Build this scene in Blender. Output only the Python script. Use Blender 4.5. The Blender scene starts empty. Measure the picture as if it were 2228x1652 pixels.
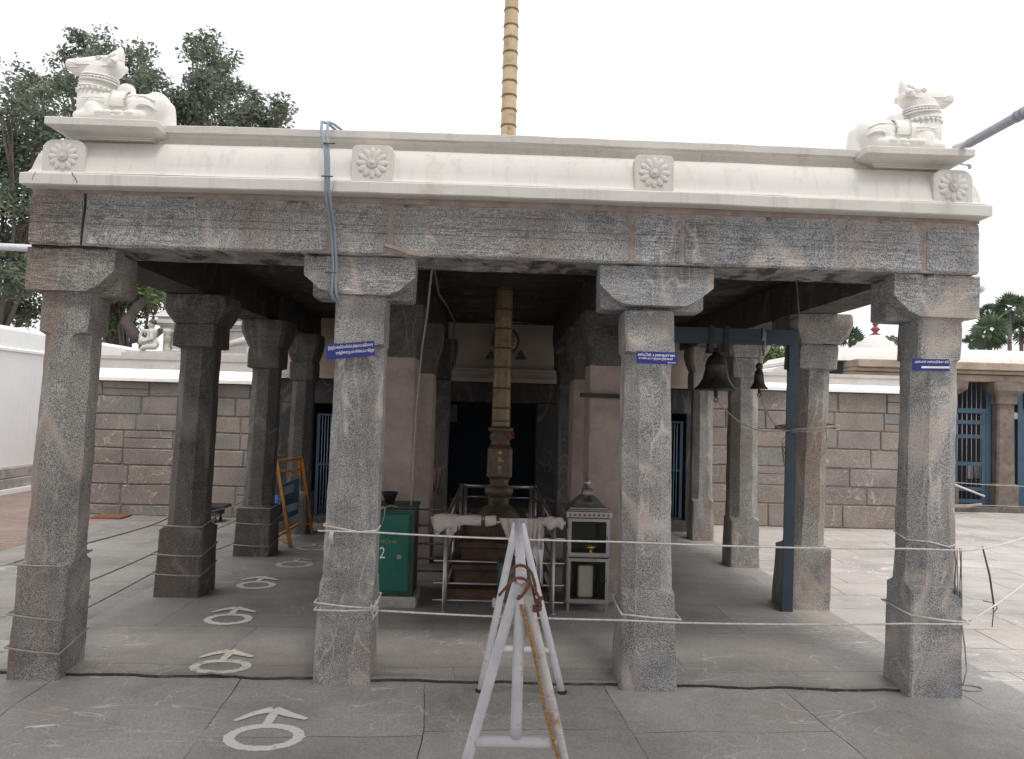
import bpy, bmesh, math, random
import numpy as np
from mathutils import Vector, Matrix, noise
random.seed(7); RNG = np.random.default_rng(7)
S = bpy.context.scene
COL = S.collection
# ------------------------------------------------------------------ camera
IW, IH, FPX = 2228.0, 1652.0, 1680.0
YAW, PITCH, ROLL, EYE = math.radians(1.25), math.radians(2.28), math.radians(1.6), Vector((0, 0, 1.6))
FW = Vector((math.sin(YAW)*math.cos(PITCH), math.cos(YAW)*math.cos(PITCH), math.sin(PITCH)))
RT0 = Vector((math.cos(YAW), -math.sin(YAW), 0)); UP0 = RT0.cross(FW)
RT = RT0*math.cos(ROLL)+UP0*math.sin(ROLL); UP = -RT0*math.sin(ROLL)+UP0*math.cos(ROLL)
cam = bpy.data.cameras.new('camera'); camo = bpy.data.objects.new('camera', cam); COL.objects.link(camo)
cam.sensor_fit = 'HORIZONTAL'; cam.sensor_width = 36.0; cam.lens = FPX/IW*36.0; cam.clip_end = 600; cam.clip_start = 0.05
M = Matrix((RT, UP, -FW)).transposed().to_4x4(); M.translation = EYE; camo.matrix_world = M
S.camera = camo
def ray(x, y): return RT*((x-IW/2)/FPX) - UP*((y-IH/2)/FPX) + FW
def P(x, y, Y):                       # surveyed point: where the sight line meets the plane at depth Y
    d = ray(x, y); return EYE + d*(Y/d.y)
def G(x, y, z=0.0):
    d = ray(x, y); return EYE + d*((z-EYE.z)/d.z)
# ------------------------------------------------------------------ world, sun, exposure
SUN_EL, SUN_AZ = math.radians(66), math.radians(160)     # azimuth measured from +Y clockwise
w = bpy.data.worlds.new("World"); S.world = w; w.use_nodes = True
nt = w.node_tree; nt.nodes.clear()
sky = nt.nodes.new('ShaderNodeTexSky'); sky.sky_type = 'NISHITA'; sky.sun_disc = False
sky.sun_elevation = SUN_EL; sky.sun_rotation = SUN_AZ; sky.air_density = 1.0; sky.dust_density = 6.0; sky.ozone_density = 1.0
hs = nt.nodes.new('ShaderNodeHueSaturation'); hs.inputs['Saturation'].default_value = 0.10
mx = nt.nodes.new('ShaderNodeMix'); mx.data_type = 'RGBA'; mx.inputs['Factor'].default_value = 0.6
mx.inputs['B'].default_value = (15.0, 15.0, 15.6, 1)
bg = nt.nodes.new('ShaderNodeBackground'); bg.inputs['Strength'].default_value = 0.10
out = nt.nodes.new('ShaderNodeOutputWorld')
nt.links.new(sky.outputs[0], hs.inputs['Color']); nt.links.new(hs.outputs[0], mx.inputs['A'])
nt.links.new(mx.outputs['Result'], bg.inputs['Color']); nt.links.new(bg.outputs[0], out.inputs[0])
sl = bpy.data.lights.new('sun', 'SUN'); sl.energy = 1.2; sl.angle = math.radians(12); sl.color = (1, .95, .88)
so = bpy.data.objects.new('sun', sl); COL.objects.link(so)
sd = Vector((math.sin(SUN_AZ)*math.cos(SUN_EL), math.cos(SUN_AZ)*math.cos(SUN_EL), math.sin(SUN_EL)))
so.rotation_euler = sd.to_track_quat('Z', 'Y').to_euler(); so.location = sd*40
S.view_settings.view_transform = 'Standard'; S.view_settings.look = 'None'
S.view_settings.exposure = 0.18; S.view_settings.gamma = 1.0; S.view_settings.use_curve_mapping = False
S.render.engine = 'CYCLES'; S.cycles.max_bounces = 7; S.cycles.diffuse_bounces = 5; S.cycles.transparent_max_bounces = 8
S.cycles.use_denoising = True
# ------------------------------------------------------------------ materials
class NT:
    def __init__(s, name):
        s.m = bpy.data.materials.new(name); s.m.use_nodes = True; s.t = s.m.node_tree
        s.b = s.t.nodes['Principled BSDF']; s.pos = s.n('ShaderNodeNewGeometry')
    def n(s, t, **k):
        nd = s.t.nodes.new(t)
        for a, v in k.items():
            if a in nd.inputs: nd.inputs[a].default_value = v
            else: setattr(nd, a, v)
        return nd
    def l(s, a, b): s.t.links.new(a, b)
    def P(s): return s.pos.outputs['Position']
    def scale(s, v, vec=None):
        q = s.n('ShaderNodeMapping'); q.inputs['Scale'].default_value = v; s.l(vec or s.P(), q.inputs['Vector']); return q.outputs[0]
    def noise(s, sc, det=3, rough=.55, dist=0, vec=None):
        q = s.n('ShaderNodeTexNoise'); q.inputs['Scale'].default_value = sc; q.inputs['Detail'].default_value = det
        q.inputs['Roughness'].default_value = rough; q.inputs['Distortion'].default_value = dist
        s.l(vec or s.P(), q.inputs['Vector']); return q.outputs['Fac']
    def ramp(s, f, pts, interp='LINEAR'):
        q = s.n('ShaderNodeValToRGB'); q.color_ramp.interpolation = interp
        e = q.color_ramp.elements
        while len(e) < len(pts): e.new(.5)
        for i, (p, c) in enumerate(pts):
            e[i].position = p
            e[i].color = (c, c, c, 1) if isinstance(c, (int, float)) else (*c, 1)
        s.l(f, q.inputs[0]); return q.outputs[0]
    def mix(s, f, a, b, mode='MIX'):
        q = s.n('ShaderNodeMix'); q.data_type = 'RGBA'; q.blend_type = mode
        for v, k in ((f, 'Factor'), (a, 'A'), (b, 'B')):
            if isinstance(v, (int, float)): q.inputs[k].default_value = v if k == 'Factor' else (v, v, v, 1)
            elif isinstance(v, tuple): q.inputs[k].default_value = (*v, 1)
            else: s.l(v, q.inputs[k])
        return q.outputs['Result']
    def math(s, op, a, b=0):
        q = s.n('ShaderNodeMath'); q.operation = op
        for i, v in enumerate((a, b)):
            if isinstance(v, (int, float)): q.inputs[i].default_value = v
            else: s.l(v, q.inputs[i])
        return q.outputs[0]
    def bump(s, h, st=.3, d=.004):
        q = s.n('ShaderNodeBump'); q.inputs['Strength'].default_value = st; q.inputs['Distance'].default_value = d
        s.l(h, q.inputs['Height']); s.l(q.outputs[0], s.b.inputs['Normal'])
    def done(s, c, rough=.8, metal=0, spec=.3):
        if isinstance(c, tuple): s.b.inputs['Base Color'].default_value = (*c, 1)
        else: s.l(c, s.b.inputs['Base Color'])
        s.b.inputs['Roughness'].default_value = rough; s.b.inputs['Metallic'].default_value = metal
        s.b.inputs['Specular IOR Level'].default_value = spec
        return s.m
def veins(n, sc, wdt, dist=1.6, vec=None):
    f = n.noise(sc, 2, .5, dist, vec)
    return n.ramp(n.math('ABSOLUTE', n.math('SUBTRACT', f, .5)), [(0, 1.0), (wdt, .0)])
def granite(name, dark, light, warm=(.26, .19, .15), grain=175, wamt=.75, vein=(.52, .46, .41), vamt=.9, stain=0, top=None):
    n = NT(name)
    g = n.noise(grain, 2, .75)
    c = n.ramp(g, [(.40, dark), (.60, light)])
    tone = n.ramp(n.noise(2.6, 6, .68, .8), [(.32, .66), (.5, .96), (.7, 1.2)])
    c = n.mix(1, c, tone, 'MULTIPLY')
    wm = n.ramp(n.noise(1.6, 5, .62, .6, n.scale((1.3, 1.3, .45))), [(.48, 0.0), (.62, 1.0)])
    wc = n.mix(1, warm, n.ramp(g, [(.38, .6), (.62, 1.35)]), 'MULTIPLY')
    c = n.mix(n.math('MULTIPLY', wm, wamt), c, wc)
    # pale feldspar veins, only in some areas and running mostly upwards
    v = veins(n, 1.5, .015, 1.2, n.scale((1.6, 1.2, .55)))
    v2 = veins(n, 3.1, .008, .6, n.scale((1.3, 1, .35)))
    vm = n.ramp(n.noise(1.7, 2), [(.48, 0.0), (.56, 1.0)])
    v3 = n.math('MULTIPLY', veins(n, 1.0, .030, .7, n.scale((1.5, 1, .6))), n.ramp(n.noise(1.3, 2, vec=n.scale((1, 1, 1.01))), [(.49, 0.0), (.54, .85)]))
    v = n.math('MAXIMUM', n.math('MULTIPLY', n.math('MAXIMUM', v, n.math('MULTIPLY', v2, .6)), vm), v3)
    vcol = n.mix(1, vein, n.ramp(g, [(.35, .75), (.6, 1.2)]), 'MULTIPLY')
    c = n.mix(n.math('MULTIPLY', v, vamt), c, vcol)
    if stain:
        sn = n.ramp(n.noise(3.2, 5, .7, .5, n.scale((1, 1, .25))), [(.52, 1.0), (.72, 1-stain)])
        c = n.mix(1, c, sn, 'MULTIPLY')
    # tool marks: fine level scratches left by the chisel
    ch = n.noise(1, 4, .7, 0, n.scale((14, 14, 120)))
    sc_ = n.n('ShaderNodeSeparateXYZ'); n.l(n.P(), sc_.inputs[0]); up_ = n.n('ShaderNodeMapRange'); up_.inputs['From Min'].default_value = 2.18; up_.inputs['From Max'].default_value = 2.24; up_.inputs['To Min'].default_value = .22; n.l(sc_.outputs['Z'], up_.inputs['Value'])
    chm = n.math('MULTIPLY', n.ramp(n.noise(1.8, 3), [(.42, .15), (.60, 1.0)]), up_.outputs[0])
    c = n.mix(chm, c, n.mix(1, c, n.ramp(ch, [(.36, .62), (.5, 1.0), (.66, 1.45)]), 'MULTIPLY'))
    g = n.math('ADD', g, n.math('MULTIPLY', ch, .35))
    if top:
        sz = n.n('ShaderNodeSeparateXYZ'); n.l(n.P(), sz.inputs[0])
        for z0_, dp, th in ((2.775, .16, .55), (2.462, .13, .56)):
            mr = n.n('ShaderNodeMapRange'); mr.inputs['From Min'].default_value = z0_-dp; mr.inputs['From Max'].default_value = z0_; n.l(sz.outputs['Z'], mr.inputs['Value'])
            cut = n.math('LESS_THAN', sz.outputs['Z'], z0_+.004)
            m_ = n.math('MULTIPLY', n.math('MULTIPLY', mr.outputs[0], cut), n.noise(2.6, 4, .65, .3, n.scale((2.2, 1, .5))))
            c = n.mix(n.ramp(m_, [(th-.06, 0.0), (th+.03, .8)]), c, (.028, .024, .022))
    if top:      # pink lime wash that has run down from under the roof slab
        sx = n.n('ShaderNodeSeparateXYZ'); n.l(n.P(), sx.inputs[0])
        z = n.math('ADD', sx.outputs['Z'], n.math('MULTIPLY', n.math('SUBTRACT', n.noise(9, 4, .6, 0, n.scale((1.4, 1, .25))), .5), .22))
        mr = n.n('ShaderNodeMapRange'); mr.inputs['From Min'].default_value = top; mr.inputs['From Max'].default_value = top+.035; n.l(z, mr.inputs['Value'])
        c = n.mix(n.math('MULTIPLY', mr.outputs[0], .8), c, n.mix(1, (.38, .325, .285), n.ramp(g, [(.35, .7), (.65, 1.2)]), 'MULTIPLY'))
    n.bump(g, .35, .006)
    return n.done(c, .85, 0, .25)
MT = {}
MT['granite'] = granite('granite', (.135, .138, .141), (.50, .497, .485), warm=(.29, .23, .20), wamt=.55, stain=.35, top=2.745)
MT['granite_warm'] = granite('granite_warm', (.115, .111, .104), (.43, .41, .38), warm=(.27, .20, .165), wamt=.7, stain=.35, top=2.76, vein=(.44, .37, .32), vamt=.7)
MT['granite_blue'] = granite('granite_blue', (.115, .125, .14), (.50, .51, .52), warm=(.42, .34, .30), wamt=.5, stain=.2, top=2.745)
MT['granite_dark_shaded'] = granite('granite_dark_shaded', (.045, .043, .040), (.19, .18, .168), warm=(.15, .12, .10), wamt=.6, stain=.4, vein=(.26, .23, .20), vamt=.6)  # dark stone; on the left inner columns shade is put into the colour
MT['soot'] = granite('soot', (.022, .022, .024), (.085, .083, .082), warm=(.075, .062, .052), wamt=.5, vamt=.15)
def mk(name, c, rough=.6, metal=0, spec=.4, var=.12, sc=3.0, bumpy=0, dirt=None, dsc=6, dlo=.55, streaks=0):
    n = NT(name)
    t = n.ramp(n.noise(sc, 5, .6), [(.3, 1-var), (.7, 1+var)])
    col = n.mix(1, c, t, 'MULTIPLY')
    if dirt:
        col = n.mix(n.ramp(n.noise(dsc, 6, .7), [(dlo, 0.0), (dlo+.18, 1.0)]), col, dirt)
    if streaks:
        st_ = n.ramp(n.noise(5, 5, .7, .3, n.scale((3, 3, .35))), [(.52, 0.0), (.70, streaks)]); col = n.mix(st_, col, (.33, .30, .26))
    if bumpy: n.bump(n.noise(bumpy, 4), .3, .004)
    return n.done(col, rough, metal, spec)
MT['plaster'] = mk('cream_plaster', (.665, .645, .605), .75, var=.05, sc=1.6, bumpy=25, dirt=(.58, .52, .44), dsc=2.2, dlo=.60, streaks=.28)
MT['plaster_bright'] = mk('white_plaster', (.93, .93, .92), .75, var=.02, sc=1.2, bumpy=20, dirt=(.66, .62, .55), dsc=2.5, dlo=.66, streaks=.12)
MT['plaster_old'] = mk('old_cream_plaster', (.50, .475, .44), .8, var=.1, sc=3, bumpy=25, dirt=(.40, .36, .31), dsc=4, dlo=.55)
MT['statue'] = mk('statue_paint', (.77, .75, .71), .7, var=.05, sc=6, bumpy=60, dirt=(.60, .53, .44), dsc=9, dlo=.60, streaks=.18)
MT['mortar'] = mk('pink_mortar', (.34, .285, .25), .9, var=.25, sc=14, bumpy=60, dirt=(.12, .10, .09), dsc=9, dlo=.64)
MT['tan_wall'] = mk('tan_wall', (.43, .36, .30), .85, var=.15, sc=2.5, bumpy=30)
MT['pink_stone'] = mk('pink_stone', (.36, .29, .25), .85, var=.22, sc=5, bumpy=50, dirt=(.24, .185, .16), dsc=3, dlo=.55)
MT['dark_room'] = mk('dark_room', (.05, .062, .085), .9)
MT['steel'] = mk('steel', (.40, .385, .37), .38, .9, var=.12, sc=9, dirt=(.20, .17, .15), dsc=14, dlo=.6)
MT['steel_dull'] = mk('steel_dull', (.34, .32, .30), .45, .8, var=.15, sc=9, dirt=(.12, .10, .09), dsc=10, dlo=.56)
MT['green'] = mk('green_paint', (.012, .13, .095), .45, var=.18, sc=5, dirt=(.03, .07, .05), dsc=12, dlo=.62)
MT['green_dark'] = mk('green_paint_dark', (.03, .06, .045), .5, var=.2, sc=5, dirt=(.08, .07, .05), dsc=8, dlo=.5)
MT['blue_steel'] = mk('blue_steel', (.033, .056, .074), .45, .1, var=.2, sc=4, dirt=(.05, .055, .06), dsc=11, dlo=.58)
MT['grille_blue'] = mk('grille_blue', (.042, .085, .13), .45, .1, var=.2, sc=4, dirt=(.04, .05, .06), dsc=11, dlo=.62)
MT['grille_pale'] = mk('grille_pale', (.22, .30, .40), .4, .1, var=.2, sc=4)
MT['sign_blue'] = mk('sign_blue', (.018, .028, .20), .45, var=.15, sc=6)
MT['sign_white'] = mk('sign_white', (.80, .80, .84), .6)
MT['rope'] = mk('white_rope', (.62, .59, .55), .9, var=.2, sc=40, bumpy=300)
MT['rope_grey'] = mk('grey_rope', (.36, .33, .29), .9, var=.2, sc=40, bumpy=300)
MT['string_dark'] = mk('dark_string', (.13, .10, .09), .9, var=.3, sc=40)
MT['rope_brown'] = mk('brown_rope', (.16, .07, .04), .9, var=.4, sc=60, bumpy=300)
MT['rope_orange'] = mk('orange_rope', (.36, .215, .09), .9, var=.3, sc=60, bumpy=300)
MT['pipe_white'] = mk('white_pipe', (.60, .59, .62), .5, var=.10, sc=9, dirt=(.27, .22, .19), dsc=24, dlo=.60)
MT['pipe_rust'] = mk('rusty_pipe', (.58, .54, .53), .55, var=.1, sc=6, dirt=(.33, .17, .08), dsc=11, dlo=.48)
MT['pipe_grey'] = mk('grey_pipe', (.42, .43, .50), .45, var=.12, sc=3)
MT['conduit'] = mk('conduit', (.27, .32, .39), .5, var=.1, sc=6)
MT['brass'] = mk('brass_pole', (.44, .34, .21), .45, .2, var=.22, sc=5, dirt=(.17, .12, .07), dsc=7, dlo=.55)
MT['brass_shaded'] = mk('brass_shaded', (.26, .19, .105), .45, .2, var=.22, sc=5, dirt=(.13, .09, .055), dsc=7, dlo=.52)  # brass below the roof: shade put into the colour, with some patina
MT['brass_dark'] = mk('brass_dark', (.135, .10, .065), .5, .3, var=.25, sc=10, bumpy=70, dirt=(.05, .035, .03), dsc=12, dlo=.55)
MT['brown_stone'] = mk('brown_stone', (.12, .075, .052), .7, var=.3, sc=6, bumpy=60, dirt=(.045, .035, .03), dsc=8, dlo=.52)
MT['bell'] = mk('bell_bronze', (.065, .058, .05), .5, .6, var=.25, sc=12, dirt=(.03, .03, .03), dsc=14, dlo=.5)
MT['iron'] = mk('dark_iron', (.045, .04, .04), .6, .4, var=.3, sc=10)
MT['wood_orange'] = mk('orange_wood', (.42, .19, .045), .55, var=.25, sc=10, dirt=(.16, .08, .03), dsc=12, dlo=.6)
MT['poster'] = mk('poster_blue', (.05, .12, .22), .4, var=.4, sc=4, dirt=(.09, .12, .09), dsc=5, dlo=.5)
MT['poster_pale'] = mk('poster_pale', (.30, .34, .36), .4, var=.2, sc=5)
MT['cloth'] = mk('pale_cloth', (.56, .50, .455), .95, var=.12, sc=14, bumpy=30, dirt=(.36, .29, .25), dsc=7, dlo=.6)
MT['cloth_white'] = mk('white_cloth', (.66, .63, .66), .95, var=.1, sc=14, bumpy=30)
MT['cloth_pink'] = mk('pink_cloth', (.42, .31, .30), .95, var=.15, sc=14, bumpy=30)
MT['cloth_brown'] = mk('brown_cloth', (.14, .07, .05), .95, var=.15, sc=14)
MT['black_bowl'] = mk('black_bowl', (.02, .02, .022), .5)
MT['blue_plastic'] = mk('blue_plastic', (.03, .13, .36), .4)
MT['candle'] = mk('candle', (.50, .49, .40), .6)
MT['gold'] = mk('gold_lamp', (.60, .45, .15), .3, .6)
MT['red'] = mk('red_finial', (.22, .05, .045), .5)
MT['rustplate'] = mk('rust_plate', (.20, .09, .05), .8, var=.3, sc=6)
MT['globe'] = mk('lamp_globe', (.72, .73, .70), .25)
MT['canopy'] = mk('canopy_sheet', (.34, .33, .32), .6)
MT['bark'] = mk('bark', (.11, .09, .08), .9, var=.3, sc=4, bumpy=20)
MT['hair'] = mk('painted_hair', (.10, .08, .07), .8)
MT['ink'] = mk('ink', (.03, .03, .03), .8)
MT['yellow_paint'] = mk('yellow_paint', (.35, .30, .05), .6)
def leafmat(name, a, b):
    n = NT(name); r = n.pos.outputs['Random Per Island']
    c = n.ramp(r, [(0, a), (1, b)])
    n.done(c, .6, 0, .3)
    tr = n.n('ShaderNodeBsdfTranslucent'); n.l(c, tr.inputs[0])
    ms = n.n('ShaderNodeMixShader'); ms.inputs[0].default_value = .3
    o = n.t.nodes['Material Output']; n.l(n.b.outputs[0], ms.inputs[1]); n.l(tr.outputs[0], ms.inputs[2]); n.l(ms.outputs[0], o.inputs[0])
    return n.m
MT['leaf'] = leafmat('leaf', (.085, .108, .085), (.22, .265, .18))
MT['palm_leaf'] = leafmat('palm_leaf', (.05, .08, .055), (.12, .165, .09))
MT['bush_leaf'] = leafmat('bush_leaf', (.07, .11, .045), (.19, .25, .10))
# block wall: every block its own tint
n = NT('wall_block'); g = n.noise(60, 3, .7); r = n.pos.outputs['Random Per Island']
c = n.ramp(r, [(0, (.235, .20, .178)), (.35, (.225, .205, .185)), (.6, (.26, .22, .19)), (.8, (.205, .20, .188)), (1, (.27, .225, .195))])
c = n.mix(1, c, n.ramp(g, [(.35, .78), (.65, 1.25)]), 'MULTIPLY')
c = n.mix(1, c, n.ramp(n.noise(1.8, 5, .6), [(.3, .75), (.7, 1.15)]), 'MULTIPLY')
c = n.mix(n.math('MULTIPLY', n.math('MULTIPLY', veins(n, 2.3, .014, 2.2), n.ramp(n.noise(1.2, 2), [(.5, 0.0), (.56, 1.0)])), .7), c, (.50, .42, .36))
n.bump(g, .4, .008); MT['block'] = n.done(c, .9, 0, .2)
MT['block_mortar'] = mk('wall_joint', (.23, .20, .175), .95, var=.3, sc=12)
MT['base_stone'] = mk('base_stone', (.42, .39, .36), .9, var=.2, sc=3, bumpy=30, dirt=(.26, .23, .21), dsc=5, dlo=.5)
MT['gate_stone'] = mk('gate_stone', (.17, .14, .12), .9, var=.25, sc=5, bumpy=30, dirt=(.10, .08, .07), dsc=6, dlo=.5)
MT['eave_stone'] = mk('eave_stone', (.33, .27, .21), .9, var=.2, sc=5, bumpy=30, dirt=(.20, .15, .12), dsc=8, dlo=.55)
def paving(name, base, w_, h_, joint, grainmix, rot=0, moff=.5, pol=.55, veinc=None, msize=.006):
    n = NT(name)
    q = n.n('ShaderNodeMapping'); q.inputs['Rotation'].default_value = (0, 0, rot); n.l(n.P(), q.inputs['Vector'])
    dn = n.n('ShaderNodeTexNoise'); dn.inputs['Scale'].default_value = 1.3; dn.inputs['Detail'].default_value = 2
    n.l(q.outputs[0], dn.inputs['Vector'])
    vm = n.n('ShaderNodeVectorMath'); vm.operation = 'MULTIPLY_ADD'; vm.inputs[1].default_value = (.10, .07, 0)
    n.l(dn.outputs['Color'], vm.inputs[0]); n.l(q.outputs[0], vm.inputs[2])
    br = n.n('ShaderNodeTexBrick'); br.offset = moff; br.squash = 1.35; br.squash_frequency = 3
    br.inputs['Scale'].default_value = 1; br.inputs['Brick Width'].default_value = w_; br.inputs['Row Height'].default_value = h_
    br.inputs['Mortar Size'].default_value = msize; br.inputs['Mortar Smooth'].default_value = .3
    br.inputs['Color1'].default_value = (.90, .90, .90, 1); br.inputs['Color2'].default_value = (1.06, 1.05, 1.04, 1)
    br.inputs['Mortar'].default_value = (1, 1, 1, 1); n.l(vm.outputs[0], br.inputs['Vector'])
    c = n.mix(1, base, br.outputs['Color'], 'MULTIPLY')
    g = n.noise(85, 3, .7)
    c = n.mix(1, c, n.ramp(g, [(.35, 1-grainmix), (.65, 1+grainmix)]), 'MULTIPLY')
    c = n.mix(1, c, n.ramp(n.noise(1.0, 6, .65), [(.32, .68), (.5, .98), (.68, 1.16)]), 'MULTIPLY')
    c = n.mix(n.ramp(n.noise(.8, 5, .7, .4), [(.5, 0.0), (.7, .45)]), c, (base[0]*.9, base[1]*.78, base[2]*.68))
    # worn pale scratches and veins, long and thin
    v = veins(n, 1.4, .0075, 1.8, n.scale((.5, 1.5, 1)))
    v = n.math('MAXIMUM', v, n.math('MULTIPLY', veins(n, 2.6, .006, 2.5, n.scale((1.2, .6, 1))), .8))
    v = n.math('MULTIPLY', v, n.ramp(n.noise(.9, 2), [(.46, 0.0), (.56, .85)]))
    c = n.mix(v, c, veinc or tuple(min(1, b*1.75) for b in base))
    # darker worn spots
    c = n.mix(1, c, n.ramp(n.noise(4.5, 4, .7), [(.66, 1.0), (.74, .72)]), 'MULTIPLY')
    jm = n.math('MULTIPLY', br.outputs['Fac'], n.ramp(n.noise(2.5, 3), [(.36, .15), (.55, 1.0)]))
    c = n.mix(jm, c, joint)
    n.bump(n.math('SUBTRACT', n.math('MULTIPLY', g, .25), jm), .5, .006)
    rf = n.ramp(n.noise(3, 4), [(.3, pol-.08), (.7, pol+.12)]); n.l(rf, n.b.inputs['Roughness'])
    n.l(c, n.b.inputs['Base Color']); n.b.inputs['Specular IOR Level'].default_value = .4
    return n.m
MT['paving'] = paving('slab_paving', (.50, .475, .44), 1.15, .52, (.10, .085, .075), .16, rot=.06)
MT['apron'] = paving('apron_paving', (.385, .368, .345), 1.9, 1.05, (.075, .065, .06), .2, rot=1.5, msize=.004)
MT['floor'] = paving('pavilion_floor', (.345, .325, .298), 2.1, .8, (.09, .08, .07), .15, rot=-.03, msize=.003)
MT['sidepave'] = paving('side_paving', (.27, .258, .24), 1.5, .7, (.10, .09, .08), .16, rot=-.02, msize=.004)
MT['brickpave'] = paving('brick_paving', (.27, .205, .18), .24, .11, (.17, .12, .10), .1, pol=.8)
n = NT('worn_white_paint'); f = n.noise(22, 5, .75)
MT['mark'] = n.done(n.mix(n.ramp(f, [(.60, 0.0), (.70, .8)]), (.82, .79, .74), (.24, .22, .20)), .85)
n = NT('faded_paint'); f = n.noise(18, 5, .75)
MT['mark_faint'] = n.done(n.mix(n.ramp(f, [(.50, 0.0), (.68, .9)]), (.66, .64, .54), (.24, .225, .205)), .85)
n = NT('cabinet_glass'); MT['glass'] = n.done((.10, .11, .10), .12, 0, .6)
# ------------------------------------------------------------------ mesh helpers
class MB:
    def __init__(s): s.v = []; s.f = []; s.sm = []
    def add(s, vs, fs, smooth=False):
        b = len(s.v); s.v += [tuple(v) for v in vs]; s.f += [tuple(i+b for i in f) for f in fs]; s.sm += [smooth]*len(fs); return s
    def box(s, x0, x1, y0, y1, z0, z1):
        v = [(x, y, z) for z in (z0, z1) for y in (y0, y1) for x in (x0, x1)]
        return s.add(v, [(0, 2, 3, 1), (4, 5, 7, 6), (0, 1, 5, 4), (2, 6, 7, 3), (0, 4, 6, 2), (1, 3, 7, 5)])
    def bbox(s, x0, x1, y0, y1, z0, z1, c=.006):           # box with chamfered edges
        return s.loft([[(x0+a, y0+a), (x1-a, y0+a), (x1-a, y1-a), (x0+a, y1-a)] for a in (c, 0, 0, c)], [z0, z0+c, z1-c, z1], corner=c)
    def loft(s, rings, zs, corner=0, cap=True, smooth=False):
        R = []
        for r, z in zip(rings, zs):
            if corner:
                q = []
                for i, p in enumerate(r):
                    a, b = Vector(r[i-1]), Vector(r[(i+1) % len(r)]); p = Vector(p)
                    q += [p+(a-p).normalized()*corner, p+(b-p).normalized()*corner]
                r = q
            R.append([(p[0], p[1], z) for p in r])
        return s.rings(R, cap, smooth)
    def rings(s, R, cap=True, smooth=False, closed=True):
        n = len(R[0]); v = [p for r in R for p in r]; f = []
        for i in range(len(R)-1):
            for j in range(n if closed else n-1):
                a, b = i*n+j, i*n+(j+1) % n
                f.append((a, b, b+n, a+n))
        sm = len(f)
        if cap: f += [tuple(reversed(range(n))), tuple(range((len(R)-1)*n, len(R)*n))]
        b = len(s.v); s.v += [tuple(p) for p in v]; s.f += [tuple(i+b for i in q) for q in f]
        s.sm += [smooth]*sm+[False]*(len(f)-sm); return s
    def lathe(s, prof, c=(0, 0, 0), n=20, smooth=True, M=None):
        R = []
        for r, z in prof:
            ring = [Vector((r*math.cos(2*math.pi*i/n), r*math.sin(2*math.pi*i/n), z)) for i in range(n)]
            R.append([(M @ p if M else p)+Vector(c) for p in ring])
        return s.rings(R, True, smooth)
    def tube(s, pts, r, n=8, smooth=True, jit=0):
        pts = [Vector(p) for p in pts]; R = []; pu = None
        rr = r if isinstance(r, (list, tuple)) else [r]*len(pts)
        for i, p in enumerate(pts):
            d = (pts[min(i+1, len(pts)-1)]-pts[max(i-1, 0)])
            d = d.normalized() if d.length > 1e-9 else Vector((0, 0, 1))
            u = (pu - d*pu.dot(d)) if pu else d.orthogonal()
            if u.length < 1e-6: u = d.orthogonal()
            u.normalize(); pu = u; q = d.cross(u)
            k = rr[i]*(1+random.uniform(-jit, jit))
            R.append([p+(u*math.cos(2*math.pi*j/n)+q*math.sin(2*math.pi*j/n))*k for j in range(n)])
        return s.rings(R, True, smooth)
    def prism_xz(s, poly, y0, y1):                       # outline in X,Z pushed along Y
        a = sum(poly[i-1][0]*poly[i][1]-poly[i][0]*poly[i-1][1] for i in range(len(poly)))
        if a < 0: poly = poly[::-1]
        return s.rings([[(x, y, z) for x, z in poly] for y in (y1, y0)])
    def prism_yz(s, poly, x0, x1):
        return s.rings([[(x, y, z) for y, z in poly] for x in (x0, x1)])
    def sphere(s, c, r, n=10, M=None):
        if isinstance(r, (int, float)): r = (r, r, r)
        prof = [(math.sin(math.pi*i/n), -math.cos(math.pi*i/n)) for i in range(n+1)]
        prof[0] = (.02, -1); prof[-1] = (.02, 1); R = []
        for a, z in prof:
            ring = [Vector((a*math.cos(2*math.pi*j/(n+4))*r[0], a*math.sin(2*math.pi*j/(n+4))*r[1], z*r[2])) for j in range(n+4)]
            R.append([(M @ p if M else p)+Vector(c) for p in ring])
        return s.rings(R, True, True)
    def bow(s):
        s.v = [(v[0], v[1], v[2]-.006+.018*math.sin(math.pi*min(1, max(0, (v[0]+2.67)/5.48)))) for v in s.v]; return s
    def rough(s, amp=.003, sc=9, sub=None):
        s.v = [tuple(Vector(v)+noise.noise_vector(Vector(v)*sc)*amp) for v in s.v]; return s
    def build(s, name, mat, parent=None, loc=None, recalc=True):
        me = bpy.data.meshes.new(name)
        off = Vector(loc) if loc is not None else Vector((0, 0, 0))
        q = parent; w_ = Vector((0, 0, 0))
        while q is not None: w_ += Vector(q.location); q = q.parent
        t = off if parent is None else w_
        me.from_pydata([tuple(Vector(v)-t) for v in s.v], [], s.f)
        me.polygons.foreach_set('use_smooth', s.sm)
        if recalc:
            bm = bmesh.new(); bm.from_mesh(me); bmesh.ops.recalc_face_normals(bm, faces=bm.faces); bm.to_mesh(me); bm.free()
        me.materials.append(MT[mat] if isinstance(mat, str) else mat)
        o = bpy.data.objects.new(name, me); COL.objects.link(o)
        if parent: o.parent = parent
        else: o.location = off
        return o
def thing(name, label, cat, loc=(0, 0, 0), group=None):
    o = bpy.data.objects.new(name, None); COL.objects.link(o); o.location = loc; o.empty_display_size = .1
    o['label'] = label; o['category'] = cat
    if group: o['group'] = group
    return o
def tag(o, label, cat, group=None):
    o['label'] = label; o['category'] = cat
    if group: o['group'] = group
    return o
def struct(o): o['kind'] = 'structure'; return o
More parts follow.
